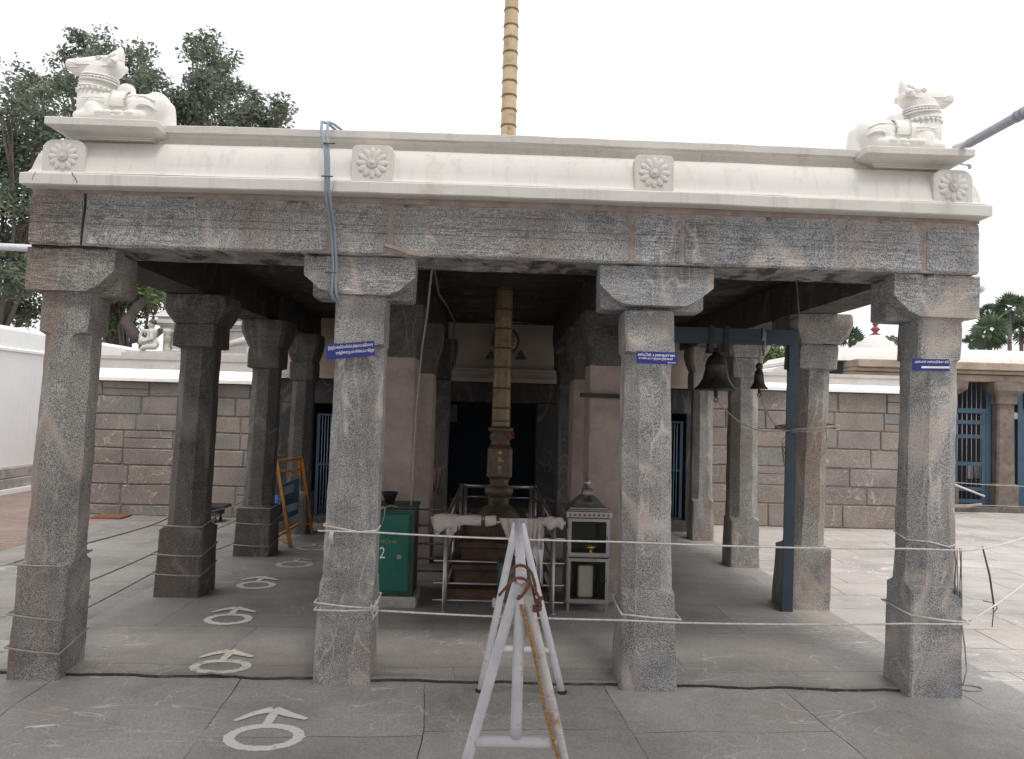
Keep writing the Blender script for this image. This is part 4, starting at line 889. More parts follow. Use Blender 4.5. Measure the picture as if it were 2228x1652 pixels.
hang([b+Vector((-.07, 0, .012)), b, b+Vector((-.016, -.01, -.03)), b+Vector((.0, -.01, -.055)), b+Vector((.018, -.01, -.03)), b], .004, 'dark loop knotted on the lower right rope')
a = P(2090, 1340, 4.47)
pts = [a, P(2100, 1410, 4.46), P(2103, 1460, 4.45), P(2095, 1490, 4.42)]+[Vector((G(2105, 1500).x+.085*math.cos(t), G(2105, 1500).y+.05*math.sin(t), .008)) for t in np.linspace(2.6, 8.3, 14)]
hang(pts, .0045, 'grey cord hanging down the rightmost front pillar and looped on the ground', 'rope_grey', 'fallen_cord')
# ------------------------------------------------------------------ white pipe barricade
bar = thing('pipe_barricade', 'white painted pipe sawhorse barricade with rust streaks in front of the pavilion', 'barricade', (.14, 3.7, 0))
apN, apF = Vector((.122, 3.0, .955)), Vector((.157, 4.42, .958))
mb = MB(); mb.tube([apN+Vector((0, -.02, .005)), apF+Vector((0, .03, 0))], .0215, 16); mb.build('ridge_pipe', 'pipe_white', bar)
def leg(a, b, nm='leg', mat='pipe_white', r=.0205, bow=0):
    a, b = Vector(a), Vector(b); k = 8
    pts = [a.lerp(b, i/k)+Vector((bow*math.sin(math.pi*i/k), 0, 0)) for i in range(k+1)]
    mb = MB(); mb.tube(pts, r, 14); return mb.build(nm, mat, bar)
fNL, fNR = Vector((-.135, 3.0, .0)), Vector((.372, 3.0, .0)); fFL, fFR = Vector((-.035, 4.44, .0)), Vector((.432, 4.44, .0))
leg(apN+Vector((-.014, 0, -.02)), fNL); leg(apN+Vector((.014, 0, -.02)), fNR, mat='pipe_rust')
leg(apF+Vector((-.014, 0, 0)), fFL); leg(apF+Vector((.016, 0, 0)), fFR)
def at(a, b, z): t = (z-a.z)/(b.z-a.z); return Vector(a).lerp(Vector(b), t)
leg(at(apN, fNL, .335)+Vector((.01, 0, 0)), at(apN, fNR, .335)-Vector((.01, 0, 0)), 'crossbar', r=.0215, bow=0)
leg(at(apF, fFL, .245)+Vector((.01, 0, 0)), at(apF, fFR, .245)-Vector((.01, 0, 0)), 'crossbar', r=.020)
leg(apN+Vector((-.002, .0, -.03)), Vector((.118, 3.0, .35)), 'centre_strut', r=.0215)
for f in (fNL, fNR, fFL, fFR):
    mb = MB(); mb.lathe([(.026, .0), (.026, .02), (.0226, .022)], (f.x, f.y, 0), 12); mb.build('foot_cap', 'iron', bar)
# brown rope tied round the near joint
mb = MB()
mb.tube(smooth([(apN.x-.085, 2.96, .895), (apN.x-.055, 2.965, .93), (apN.x-.02, 2.962, .962), (apN.x+.02, 2.962, .955), (apN.x+.055, 2.97, .915), (apN.x+.075, 2.98, .87), (apN.x+.07, 2.98, .84)]), .0055, 8, jit=.15)
mb.tube(smooth([(apN.x-.04, 3.02, .955), (apN.x-.025, 3.03, .99), (apN.x+.005, 3.03, .997), (apN.x+.035, 3.02, .98), (apN.x+.052, 2.99, .94), (apN.x+.058, 2.965, .90)]), .006, 8, jit=.15)
mb.tube(smooth([(apN.x+.03, 2.965, .94), (apN.x+.012, 2.955, .91), (apN.x-.012, 2.955, .885), (apN.x-.005, 2.955, .90)]), .0055, 8, jit=.15)
for k in range(10): c_ = (apN.x+.066+random.uniform(-.012, .012), 2.972+random.uniform(-.008, .008), .885-k*.005); mb.sphere(c_, .009, 5)
tag(mb.build('brown_rope', 'rope_brown'), 'brown rope tied round the near top joint of the white barricade', 'rope')
# twisted orange rope running down the near right leg
mb = MB(); pA, pB = at(apN, fNR, .86), at(apN, fNR, .06)
for ph in (0, math.pi):
    pts = []
    for i in range(141):
        t = i/140; c_ = pA.lerp(pB, t)+Vector((-.024+.012*t+.006*math.sin(t*9), -.028, 0)); a_ = t*62*2*math.pi/3+ph
        pts.append(c_+Vector((.004*math.cos(a_), .004*math.sin(a_), 0)))
    mb.tube(pts, .0042, 6, jit=.25)
tag(mb.build('orange_rope', 'rope_orange'), 'twisted orange yellow rope hanging down the near right barricade leg', 'rope')
# ------------------------------------------------------------------ painted marks on the floor
def ringmark(cx, cy, rx, ry, wd, z, nm, label, mat='mark', arrow=None, seed=0):
    mb = MB(); n_ = 96; v = []; f = []
    for i in range(n_):
        a = 2*math.pi*i/n_; j = .009*noise.noise(Vector((i*.45, seed, 0)))+.007*noise.noise(Vector((i*1.7, seed, 4))); j2 = .009*noise.noise(Vector((i*.45, seed, 9)))+.007*noise.noise(Vector((i*1.9, seed, 14)))
        ux, uy = math.cos(a), math.sin(a)
        v += [(cx+(rx+j)*ux, cy+(ry+j)*uy, z), (cx+(rx-wd+j2)*ux, cy+(ry-wd+j2)*uy, z)]
    for i in range(n_): a = 2*i; b = 2*((i+1) % n_); f.append((a, b, b+1, a+1))
    mb.add(v, f)
    if arrow:
        for pi_, poly in enumerate(arrow):
            # stroke of (x,y,halfwidth) relative to the ring centre
            L = []; Rr = []; pts = []
            for (p, q) in zip(poly[:-1], poly[1:]):
                for k in range(6): t = k/6; pts.append([p[m]+(q[m]-p[m])*t for m in range(3)])
            pts.append(list(poly[-1]))
            for i, (x, y, h) in enumerate(pts):
                a_ = Vector(pts[min(i+1, len(pts)-1)][:2])-Vector(pts[max(i-1, 0)][:2]); n2 = Vector((-a_.y, a_.x)).normalized()
                h = h*1.25; h1 = h+.004*noise.noise(Vector((i*1.3, seed, 2))); h2 = h+.004*noise.noise(Vector((i*1.3, seed, 7)))
                L.append((cx+x+n2.x*h1, cy+y+n2.y*h1, z+.0012*(pi_+1))); Rr.append((cx+x-n2.x*h2, cy+y-n2.y*h2, z+.0012*(pi_+1)))
            k = len(L); mb.add(L+Rr, [(i, i+1, k+i+1, k+i) for i in range(k-1)])
    o = mb.build(nm, mat, recalc=False); return tag(o, label, 'floor mark', 'painted ring and arrow marks')
marks = [(575, 1603, .190, .155, 0.006, 'mark', 'largest ring mark, crisp white, on the apron in front of the step'),
         (480, 1450, .180, .128, .0335, 'mark_faint', 'yellowish ring mark just inside the step, below the others'),
         (497, 1347, .170, .150, .0335, 'mark', 'white ring mark, second inside the pavilion from the front step'),
         (557, 1273, .165, .150, .0335, 'mark', 'white ring mark beside the second left pillar, third from the step'),
         (640, 1228, .180, .160, .0335, 'mark_faint', 'flat looking ring mark just in front of the wooden display board'),
         (680, 1192, .185, .150, .0335, 'mark_faint', 'farthest dull ring mark at the foot of the wooden display board')]
for i, (x, y, rx, ry, z, m_, lb) in enumerate(marks):
    g_ = G(x, y, z); k = 1 if i == 0 else .9; dx = .0
    ar = [[(-.03*k, ry-.01, .018), (-.035*k, ry+.14*k, .020)], [(-.20*k, ry+.02, .010), (-.13*k, ry+.12*k, .020), (-.05*k, ry+.175*k, .030)], [(-.05*k, ry+.175*k, .030), (.05*k, ry+.11*k, .022), (.15*k, ry+.055*k, .012)]]
    if i == 4 or i == 5: ar = ar[:1]+[[(.02, ry+.1, .012), (.12, ry+.07, .01)]]
    ringmark(g_.x, g_.y, rx, ry, .054, z, 'floor_mark', lb, m_, ar, i*3.3)
g_ = G(85, 1583); mb = MB(); mb.add([(g_.x+dx, g_.y+dy, .006) for dx, dy in ((-.06, -.02), (0, -.015), (.07, .012), (.07, .03), (.01, .015), (-.05, 0))], [(0, 1, 2, 3, 4, 5)]); tag(mb.build('paint_smear', 'mark'), 'short white paint smear at the lower left of the apron', 'paint smear')
# small ground things on the left
a = G(215, 1124); b = G(292, 1124)
mb = MB(); mb.bbox(a.x, b.x-.03, 10.45, 10.78, .006, .03, .004); mb.rough(.004, 8); tag(mb.build('rusty_plate', 'rustplate'), 'rusty brown metal plate lying at the foot of the stone wall', 'metal plate')
tb = thing('black_trolley', 'small black iron trolley behind the second left pillar', 'trolley', (-3.75, 10.45, 0))
mb = MB(); mb.bbox(-3.95, -3.52, 10.3, 10.6, .20, .235, .004); mb.build('top', 'iron', tb)
mb = MB(); mb.bbox(-3.92, -3.60, 10.33, 10.58, .10, .197, .006); mb.build('box', 'black_bowl', tb)
for x in (-3.90, -3.64):
    for y in (10.35, 10.55):
        mb = MB(); mb.tube([(x, y, .03), (x, y, .10)], .012, 6); mb.build('leg', 'iron', tb)
        mb = MB(); mb.lathe([(.03, -.012), (.03, .012)], (x, y, .03), 12, M=Matrix.Rotation(math.radians(90), 3, 'Y')); mb.build('wheel', 'iron', tb)
# ------------------------------------------------------------------ block walls
def block_wall(x0, x1, yf, courses, seed, parent, sc=.62, name='stonework'):
    rnd = random.Random(seed); mb = MB(); z = 0.0
    for h in courses:
        x = x0-rnd.uniform(0, .3)
        while x < x1:
            wd = rnd.uniform(.55, 1.5)*sc; a, b = max(x, x0), min(x+wd, x1)
            if b-a > .04:
                g = .006; pr = rnd.uniform(0, .012); hh = h
                if rnd.random() < .12 and h > .2:
                    hs_ = h*rnd.uniform(.4, .6)
                    for zz, h2 in ((z, hs_), (z+hs_, h-hs_)): mb.bbox(a+g, b-g, yf-pr, yf+.05, zz+g*.8, zz+h2-g*.8, .007)
                else: mb.bbox(a+g, b-g, yf-pr, yf+.05, z+g, z+hh-g, .013)
            x += wd
        z += h
    mb.v = [tuple(Vector(v)+noise.noise_vector(Vector(v)*2.3)*.013) for v in mb.v]
    mb.build(name, 'block', parent)
    m2 = MB(); m2.box(x0+.005, x1-.005, yf+.016, yf+.5, 0, z-.002); m2.build('wall_core', 'block_mortar', parent); return z
def wall_cap(x0, x1, yf, z0, zmid, z1, parent):
    mb = MB(); mb.prism_yz([(yf-.10, z0), (yf-.105, z0+.045), (yf-.06, z0+.055), (yf-.02, z0+.10), (yf+.04, zmid), (yf+.5, zmid), (yf+.5, z0)], x0, x1)
    o = mb.build('plaster_coping', 'plaster_bright', parent)
    mb = MB(); mb.prism_yz([(yf+.045, zmid+.003), (yf+.05, z1-.05), (yf+.035, z1-.045), (yf+.035, z1), (yf+.45, z1), (yf+.45, zmid+.003)], x0+.01, x1-.01); mb.rough(.003, 3)
    mb.build('parapet', 'plaster_old', parent)
wl = thing('left_stone_wall', 'granite block wall with white coping behind the left pillars', 'wall', (-4.3, 10.9, 0))
zt = block_wall(-5.72, -2.72, 10.87, [.15, .28, .27, .23, .24, .23, .25, .205], 3, wl)
wall_cap(-5.75, -2.72, 10.87, zt+.004, zt+.18, 2.215, wl)
wr = thing('right_stone_wall', 'granite block wall with white coping behind the right pillars', 'wall', (4.5, 11.35, 0))
zt = block_wall(2.96, 6.02, 11.32, [.34, .27, .27, .28, .27, .27, .30], 8, wr, .8)
wall_cap(2.96, 6.06, 11.32, zt+.004, zt+.12, 2.275, wr)
# left white compound wall running away
ww = thing('white_compound_wall', 'long bright white wall on a stone base at the far left', 'wall', (-8.1, 12, 0))
mb = MB(); R = []
mb.rings([[(-8.0-.0, y, .43), (-8.0, y, 2.33), (-7.97, y, 2.345), (-7.97, y, 2.385), (-8.0, y, 2.40), (-8.02, y, 2.70), (-8.10, y, 2.76), (-8.5, y, 2.76), (-8.5, y, .43)] for y in (4.0, 8, 12, 16, 20, 26)]); mb.rough(.006, 2); mb.build('plastered_face', 'plaster_bright', ww)
mb = MB(); y = 4.0; rnd = random.Random(5)
while y < 26:
    L = rnd.uniform(.4, .9)
    for z0_, z1_ in ((.08, .25), (.25, .425)): mb.bbox(-8.05, -7.95+rnd.uniform(0, .02), y+.006, y+L-.006, z0_+.004, z1_-.004, .01)
    y += L
mb.rough(.01, 4); mb.build('stone_base', 'base_stone', ww)
mb = MB(); mb.box(-8.05, -7.88, 4, 26, 0, .078); mb.build('kerb', 'plaster_bright', ww)
# ------------------------------------------------------------------ shrine tower with figures, behind the left wall
st = thing('shrine_tower', 'cream shrine tower with moulded tiers above the left stone wall', 'tower', (-4.6, 15, 0))
SX0, SX1, SY = -6.25, -2.6, 14.6
mb = MB(); mb.box(SX0-.45, SX1+.45, SY-.35, SY+3.2, 0, 2.36); mb.build('lower_wall', 'plaster_old', st)
mb = MB(); mb.box(SX0-.55, SX1+.5, SY-.45, SY+3.3, 2.362, 2.46); mb.box(SX0-.5, SX1+.45, SY-.40, SY+3.3, 2.462, 2.50); mb.build('ledge', 'plaster_old', st)
mb = MB(); mb.box(SX0, SX1, SY, SY+2.8, 2.502, 2.94); mb.build('body', 'plaster_old', st)
for x in (SX0+.05, SX0+1.05, SX0+1.8, SX1-.3):
    mb = MB(); mb.lathe([(.08, 2.503), (.08, 2.55), (.05, 2.56), (.05, 2.70), (.075, 2.72), (.05, 2.75), (.08, 2.78), (.05, 2.82), (.085, 2.86), (.09, 2.938)], (x+.06, SY-.06, 0), 12); mb.build('pilaster', 'plaster_old', st)
mb = MB()
for z0_, z1_, e in ((2.942, 3.0, .05), (3.002, 3.04, .10), (3.042, 3.11, .15), (3.112, 3.15, .08)): mb.box(SX0-e, SX1+e, SY-e, SY+2.8+e, z0_, z1_)
mb.build('cornice', 'plaster_old', st)
mb = MB(); mb.rings([[(SX0-e, SY-e, z), (SX1+e, SY-e, z), (SX1+e, SY+2.8+e, z), (SX0-e, SY+2.8+e, z)] for z, e in ((3.152, .12), (3.17, .14), (3.30, 0), (3.42, -.25), (3.5, -.5))]); mb.build('roof', 'plaster_old', st)
# seated figure holding a pot, bird, peacock, standing goat-like figure
fx, fy, fz = -6.33, SY-.28, 2.50
fg = blob([('e', (fx, fy, fz+.13), (.13, .11, .10)), ('c', (fx-.02, fy, fz+.16), (.09, .085, .06), (fx+.0, fy, fz+.36), (.095, .075, .06)), ('e', (fx-.02, fy, fz+.40), (.04, .04, .05)),
           ('e', (fx-.02, fy, fz+.50), (.068, .07, .085)), ('e', (fx-.085, fy, fz+.485), (.02, .02, .018)), ('c', (fx+.02, fy-.08, fz+.35), .038, (fx+.05, fy-.12, fz+.22), .034), ('c', (fx+.05, fy-.12, fz+.22), .032, (fx-.08, fy-.13, fz+.17), .028),
           ('c', (fx-.06, fy, fz+.36), .04, (fx-.17, fy-.02, fz+.38), .035), ('c', (fx-.17, fy-.02, fz+.38), .035, (fx-.21, fy-.03, fz+.27), .03), ('e', (fx-.16, fy-.05, fz+.18), (.07, .07, .08)),
           ('c', (fx+.08, fy-.08, fz+.08), .06, (fx-.10, fy-.12, fz+.06), .045), ('e', (fx-.12, fy-.1, fz+.03), (.07, .06, .035))], .016, 5)
FG = thing('seated_statue', 'cream statue of a seated person with arm raised on the shrine ledge', 'statue', (fx, fy, fz))
fg.build('figure', 'plaster_old', FG)
mb = MB(); mb.sphere((fx-.0, fy, fz+.535), (.072, .073, .06), 10); mb.build('hair', 'hair', FG)
bxr = -5.90
tag(blob([('e', (bxr, fy+.05, fz+.14), (.085, .06, .13)), ('c', (bxr, fy+.05, fz+.2), .05, (bxr-.02, fy+.05, fz+.38), .03), ('e', (bxr-.05, fy+.05, fz+.39), (.05, .025, .025)), ('e', (bxr, fy+.05, fz+.02), (.10, .08, .03))], .014, 4).build('bird_statue', 'plaster_old'), 'cream long necked bird statue beside the seated figure', 'statue')
pxr = -4.55
tag(blob([('c', (pxr-.85, fy, fz+.05), .035, (pxr-.1, fy, fz+.24), .075), ('e', (pxr, fy, fz+.27), (.15, .07, .09)), ('c', (pxr+.08, fy, fz+.30), .05, (pxr+.2, fy, fz+.52), .03), ('c', (pxr, fy, fz+.2), .025, (pxr, fy, fz+.01), .02), ('c', (pxr-.06, fy, fz+.2), .025, (pxr-.04, fy, fz+.01), .02), ('e', (pxr+.22, fy, fz+.54), (.05, .03, .03))], .016, 4).build('peacock_statue', 'plaster_old'), 'cream peacock statue with a long sloping tail on the shrine ledge', 'statue')
gxr = -3.42
tag(blob([('c', (gxr+.1, fy, fz+.1), .09, (gxr, fy, fz+.38), .08), ('e', (gxr-.02, fy, fz+.52), (.07, .06, .08)), ('c', (gxr-.05, fy, fz+.35), .035, (gxr-.2, fy, fz+.08), .03), ('c', (gxr+.05, fy, fz+.38), .035, (gxr+.18, fy, fz+.15), .03), ('e', (gxr, fy, fz+.04), (.22, .1, .05))], .018, 4).build('standing_statue', 'plaster_old'), 'cream draped statue at the right end of the shrine ledge', 'statue')
# ------------------------------------------------------------------ right gate building
gh = thing('gate_building', 'low granite gatehouse with white flat roof and blue barred gates at the right', 'building', (9.5, 14, 0))
GY = 13.9
mb = MB(); pr = [(GY-.10, 2.70), (GY-.05, 2.80), (GY+.02, 2.90), (GY+.15, 2.955), (GY+3.0, 2.955), (GY+3.0, 2.70)]
R = [[(x, y+(.0 if x > 6.6 else .35), z if z < 2.75 else 2.70+(z-2.70)*k) for y, z in pr] for x, k in ((6.0, .25), (6.15, .75), (6.45, 1), (9, 1), (14, 1))]
mb.rings(R); mb.rough(.006, 2); mb.build('white_roof', 'plaster', gh)
mb = MB()
for z0_, z1_, e in ((2.56, 2.695, .22), (2.49, 2.556, .14), (2.36, 2.486, .05)): mb.bbox(6.5, 14, GY-e, GY+.4, z0_, z1_, .012)
mb.rough(.01, 4); mb.build('stone_eave', 'eave_stone', gh)
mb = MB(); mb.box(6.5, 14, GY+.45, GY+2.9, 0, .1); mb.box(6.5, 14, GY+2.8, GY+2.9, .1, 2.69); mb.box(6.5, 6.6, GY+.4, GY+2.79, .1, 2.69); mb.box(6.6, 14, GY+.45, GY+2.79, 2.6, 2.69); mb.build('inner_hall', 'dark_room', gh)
mb = MB(); mb.bbox(6.6, 14, GY-.12, GY+.42, 0, .09, .01); mb.rough(.01, 3); mb.build('threshold', 'granite_dark_shaded', gh)
for x0_, x1_ in ((7.85, 8.35), (9.12, 9.50), (11.6, 12.0)):
    mb = MB(); mb.rings([oct_ring((x0_+x1_)/2, GY+.1, a*(x1_-x0_)/2, .03, z) for z, a in ((.09, 1.1), (.5, 1.1), (.52, .85), (1.95, .85), (1.97, 1.05), (2.10, 1.05), (2.2, 1.5), (2.355, 1.55))]); mb.rough(.012, 3); mb.build('column', 'gate_stone', gh)
def gate(x0, x1, name='barred_gate'):
    y = GY+.12; mb = MB()
    for x in (x0, x1-.09): mb.box(x, x+.09, y-.03, y+.03, .10, 2.35)
    mb.box(x0+.092, x1-.092, y-.028, y+.028, 1.78, 1.87)
    for z in (.14, .36, .82, 1.32, 1.58): mb.box(x0+.16, x1-.16, y-.022, y+.022, z, z+.07)
    for x in (x0+.095, x1-.165): mb.box(x, x+.07, y-.025, y+.025, .12, 1.775)
    o = mb.build(name, 'grille_blue', gh); mb = MB(); x = x0+.18
    while x < x1-.12: mb.tube([(x, y, .12), (x, y, 2.34)], .009, 5); x += .088
    mb.build('gate_bars', 'steel_dull', o)
gate(8.33, 9.12); gate(7.5, 7.84); gate(9.62, 11.5)
mb = MB(); mb.tube([P(2070, 1052, 13.6), P(2142, 1080, 13.65)], .018, 8); tag(mb.build('leaning_pole', 'rope'), 'pale pole leaning on the blue barred gate', 'pole')
mb = MB(); a = P(2065, 1103, 13.5); mb.tube([a, P(2105, 1102, 13.55), P(2135, 1097, 13.6)], [.04, .035, .02], 8); tag(mb.build('lying_log', 'eave_stone'), 'pale rough beam lying at the foot of the blue gate', 'beam')
rope([P(2075, 1050, 13.2), P(2150, 1055, 13.2), P(2400, 1060, 13.2)], .007, 'gate_rope', 'rope_grey', 'pale rope strung across the gatehouse front, upper one')
rope([P(2075, 1098, 13.2), P(2150, 1100, 13.2), P(2400, 1102, 13.2)], .006, 'gate_rope', 'rope_grey', 'pale rope strung across the gatehouse front, lower one')
p = P(2210, 905, 13.8); mb = MB(); mb.bbox(p.x-.08, p.x+.08, 13.86, 13.9, p.z-.06, p.z+.06, .005); tag(mb.build('notice_plate', 'eave_stone'), 'small pale notice plate on the blue gate frame', 'plate')
drapes = [(2112, 1023), (2126, 1022)]
for i, (x, y) in enumerate(drapes):
    p = P(x, y, 14.3); mb = MB(); mb.bbox(p.x-.05, p.x+.05, 14.3, 14.31, p.z-.16, p.z+.08, .003); mb.rough(.02, 9)
    tag(mb.build('hung_cloth', 'cloth_white'), ('left' if i == 0 else 'right')+' one of two white cloths hung behind the gate bars', 'cloth', 'cloths behind the gate')
# white domed shrine farther back, with finial
dm = thing('white_domed_shrine', 'distant white stepped dome with a dark red finial behind the right wall', 'shrine', (10.9, 22, 0))
dx_, dy_ = 10.94, 22.0
mb = MB(); R = []
for z, a in ((0, 1.0), (3.30, 1.0), (3.31, 1.15), (3.45, 1.15), (3.46, .95), (3.62, .92), (3.63, .80), (3.74, .74), (3.75, .64), (3.86, .56), (3.87, .45), (3.98, .33), (4.06, .18)): R.append([(dx_+a*.85*math.cos(t), dy_+a*.85*math.sin(t), z) for t in np.linspace(0, 2*math.pi, 24, endpoint=False)])
mb.rings(R); mb.build('stepped_dome', 'plaster', dm)
mb = MB(); mb.lathe([(.17, 4.062), (.10, 4.10), (.05, 4.14), (.13, 4.22), (.10, 4.27), (.04, 4.31), (.09, 4.37), (.03, 4.43), (.05, 4.49), (.01, 4.64)], (dx_, dy_, 0), 14); mb.build('finial', 'red', dm)
vx = P(1700, 790, 15).x
mb = MB(); mb.rings([[(x, 15.0, z) for x, z in ()] or [(vx-.35, 15, 2.2), (vx+1.4, 15, 2.2), (vx+1.4, 15, 2.62), (vx+.05, 15, 2.62), (vx-.15, 15, 2.56), (vx-.33, 15, 2.3)], [(vx-.35, 18, 2.2), (vx+1.4, 18, 2.2), (vx+1.4, 18, 2.62), (vx+.05, 18, 2.62), (vx-.15, 18, 2.56), (vx-.33, 18, 2.3)]])
mb.box(vx-.25, vx+1.3, 15.1, 17.9, 0, 2.198)
tag(mb.build('white_shed', 'plaster'), 'low white flat roofed building just behind the right stone wall', 'building')
# ------------------------------------------------------------------ bulls on the roof corners
def bull(cx, s, label, zoff=0, headlow=0, k=1.0):
    bz = 3.237+zoff; Y0 = 4.50
    def q(u, v, w_): return (cx+s*u*k, Y0+v*k, bz+w_*k)
    h = headlow
    B = [('e', q(-.205, 0, .050), (.085, .095, .112)), ('c', q(-.19, 0, .055), (.08, .088, .092), q(.03, 0, .055), (.075, .085, .088)),
         ('c', q(.03, 0, .05), (.075, .085, .09), q(.16, 0, .075), (.085, .085, .105)), ('e', q(-.02, 0, .165), (.055, .035, .045)),
         ('c', q(.165, 0, .07), (.095, .08, .12), q(.155, 0, .19), (.102, .068, .09)), ('c', q(.155, 0, .19), (.103, .066, .08), q(.125, 0, .28-h), (.105, .062, .06)),
         ('c', q(.050, 0, .300-h), (.055, .056, .066), q(.15, 0, .300-h), (.07, .054, .066)), ('c', q(.15, 0, .302-h), (.06, .052, .064), q(.265, 0, .303-h), (.045, .038, .047)), ('c', q(.06, 0, .345-h), (.035, .035, .030), q(.14, 0, .345-h), (.04, .034, .022)),
         ('c', q(.27, 0, .306-h), (.038, .037, .042), q(.312, 0, .308-h), (.026, .034, .036)), ('e', q(.25, 0, .268-h), (.055, .030, .024)),
         ('e', q(.085, -.045, .335-h), (.028, .016, .022)), ('e', q(.085, .045, .335-h), (.028, .016, .022)),
         ('c', q(.13, -.085, .02), (.045, .03, .05), q(.10, -.10, -.02), (.05, .028, .03)), ('c', q(.20, -.08, -.02), (.04, .03, .035), q(.02, -.115, -.028), (.03, .024, .022)),
         ('e', q(-.155, -.085, .03), (.085, .035, .075)), ('c', q(-.15, -.11, -.02), (.04, .028, .032), q(-.02, -.12, -.03), (.028, .024, .020)),
         ('c', q(-.20, .08, .0), .05, q(-.05, .10, -.03), .03), ('c', q(.18, .08, -.02), .035, q(.02, .11, -.03), .025),
         ('c', q(-.26, 0, .06), .05, q(-.265, 0, -.04), .055), ('e', q(-.03, 0, -.04), (.25, .12, .035))]
    o = thing('bull_statue', label, 'statue', (cx, Y0, bz-.07), 'white reclining bull statues on the roof corners')
    mb = blob(B, .0095, 3); mb.build('bull', 'statue', o)
    # dorsal carving line and saddle cloth
    mb = MB(); v = []; nn = 10; mm = 6
    for i in range(nn+1):
        a = math.radians(-100+105*i/nn)
        for j in range(mm+1):
            u = -.055+.085*j/mm; v.append(Vector(q(u, 0, .058))+Vector((0, math.sin(a)*.0945*k, math.cos(a)*.099*k)))
    mb.add(v, [(i*(mm+1)+j, i*(mm+1)+j+1, (i+1)*(mm+1)+j+1, (i+1)*(mm+1)+j) for i in range(nn) for j in range(mm)], True)
    for u in (-.055, .03):
        for i in range(18):
            a = math.radians(-100+100*i/17); mb.sphere(Vector(q(u, 0, .058))+Vector((0, math.sin(a)*.096*k, math.cos(a)*.101*k)), .0052, 4)
    mb.build('saddle_cloth', 'statue', o, recalc=False)
    mb = MB(); R0 = []
    for w_, ru, rv, cu, r_ in ((.235-h*.9, .104, .071, .135, .006), (.222-h*.8, .107, .072, .138, .0045), (.205-h*.7, .108, .073, .142, .006), (.165, .105, .078, .15, .005)):
        tilt_ = .10
        mb.tube([q(cu+ru*math.cos(a), rv*math.sin(a), w_+tilt_*.1*math.cos(a)) for a in np.linspace(0, 2*math.pi, 33)], r_, 6)
    for i in range(22):
        a = 2*math.pi*i/22; mb.sphere(q(.15+.108*math.cos(a), .082*math.sin(a), .148), (.0085, .0085, .011), 5)
    for i in range(34):
        a = 2*math.pi*i/34; mb.sphere(q(.14+.109*math.cos(a), .076*math.sin(a), .213-h*.7), .0045, 4)
    mb.build('necklace', 'statue', o)
    for v_ in (-1, 1):
        hz = .36-h
        if v_ < 0: mb = MB(); mb.lathe([(.050, 0), (.046, .02), (.034, .05), (.016, .078), (.004, .092)], (0, 0, 0), 16, M=Matrix.Rotation(math.radians(-24*s), 3, 'Y')); mb.v = [tuple(Vector(q(.052, 0, .335-h))+Vector(v)*k) for v in mb.v]; mb.build('crown_horn', 'statue', o)
        mb = MB()
        mb.tube([q(.075, .040*v_, hz-.03), q(.055, .050*v_, hz-.008), q(.035, .044*v_, hz+.012)], [.016, .011, .004], 10); mb.build('horn', 'statue', o)
        mb = MB(); Mx = Matrix.Rotation(math.radians(35*s), 3, 'Y')
        mb.sphere(q(.036, .062*v_, .312-h), (.034, .014, .024), 10, Mx); mb.tube([q(.055, .066*v_, .325-h), q(.03, .074*v_, .318-h), q(.008, .072*v_, .300-h)], [.006, .008, .004], 6); mb.build('ear', 'statue', o)
        mb = MB(); mb.sphere(q(.125, .050*v_, .335-h), (.017, .006, .008), 8); mb.tube([q(.145, .051*v_, .338-h), q(.125, .055*v_, .346-h), (q(.105, .053*v_, .338-h))], .003, 5); mb.build('eye', 'statue', o)
        mb = MB(); mb.tube([q(.055, .056*v_, .292-h), q(.11, .056*v_, .286-h), q(.18, .048*v_, .298-h), q(.25, .039*v_, .300-h), q(.30, .030*v_, .318-h), q(.318, .012*v_, .325-h)], .0038, 6)
        mb.tube([q(.315, .026*v_, .290-h), q(.28, .034*v_, .284-h), q(.24, .034*v_, .286-h)], .003, 6); mb.build('bridle', 'statue', o)
    mb = MB(); mb.tube([q(-.05, -.098, .08), q(-.10, -.102, .10), q(-.17, -.104, .10), (q(-.235, -.098, .07))], .004, 6)
    mb.tube([q(.06, -.092, .085), q(.12, -.094, .088), q(.19, -.088, .083)], .004, 6)
    mb.tube([q(-.14, -.125, .03), q(-.17, -.128, .045), q(-.21, -.118, .04), q(-.25, -.10, .015)], .006, 6); mb.build('carved_fold', 'statue', o)
    for u in (-.10, -.04, .02, .06):
        mb = MB(); mb.sphere(q(u, -.125, -.012), (.035, .022, .018), 8); mb.build('hoof', 'statue', o)
bull(-2.225, -1, 'large white reclining bull statue facing left on the left roof corner')
bull(2.367, 1, 'white reclining bull statue facing right on the right roof corner', zoff=.0, headlow=.004, k=.985)
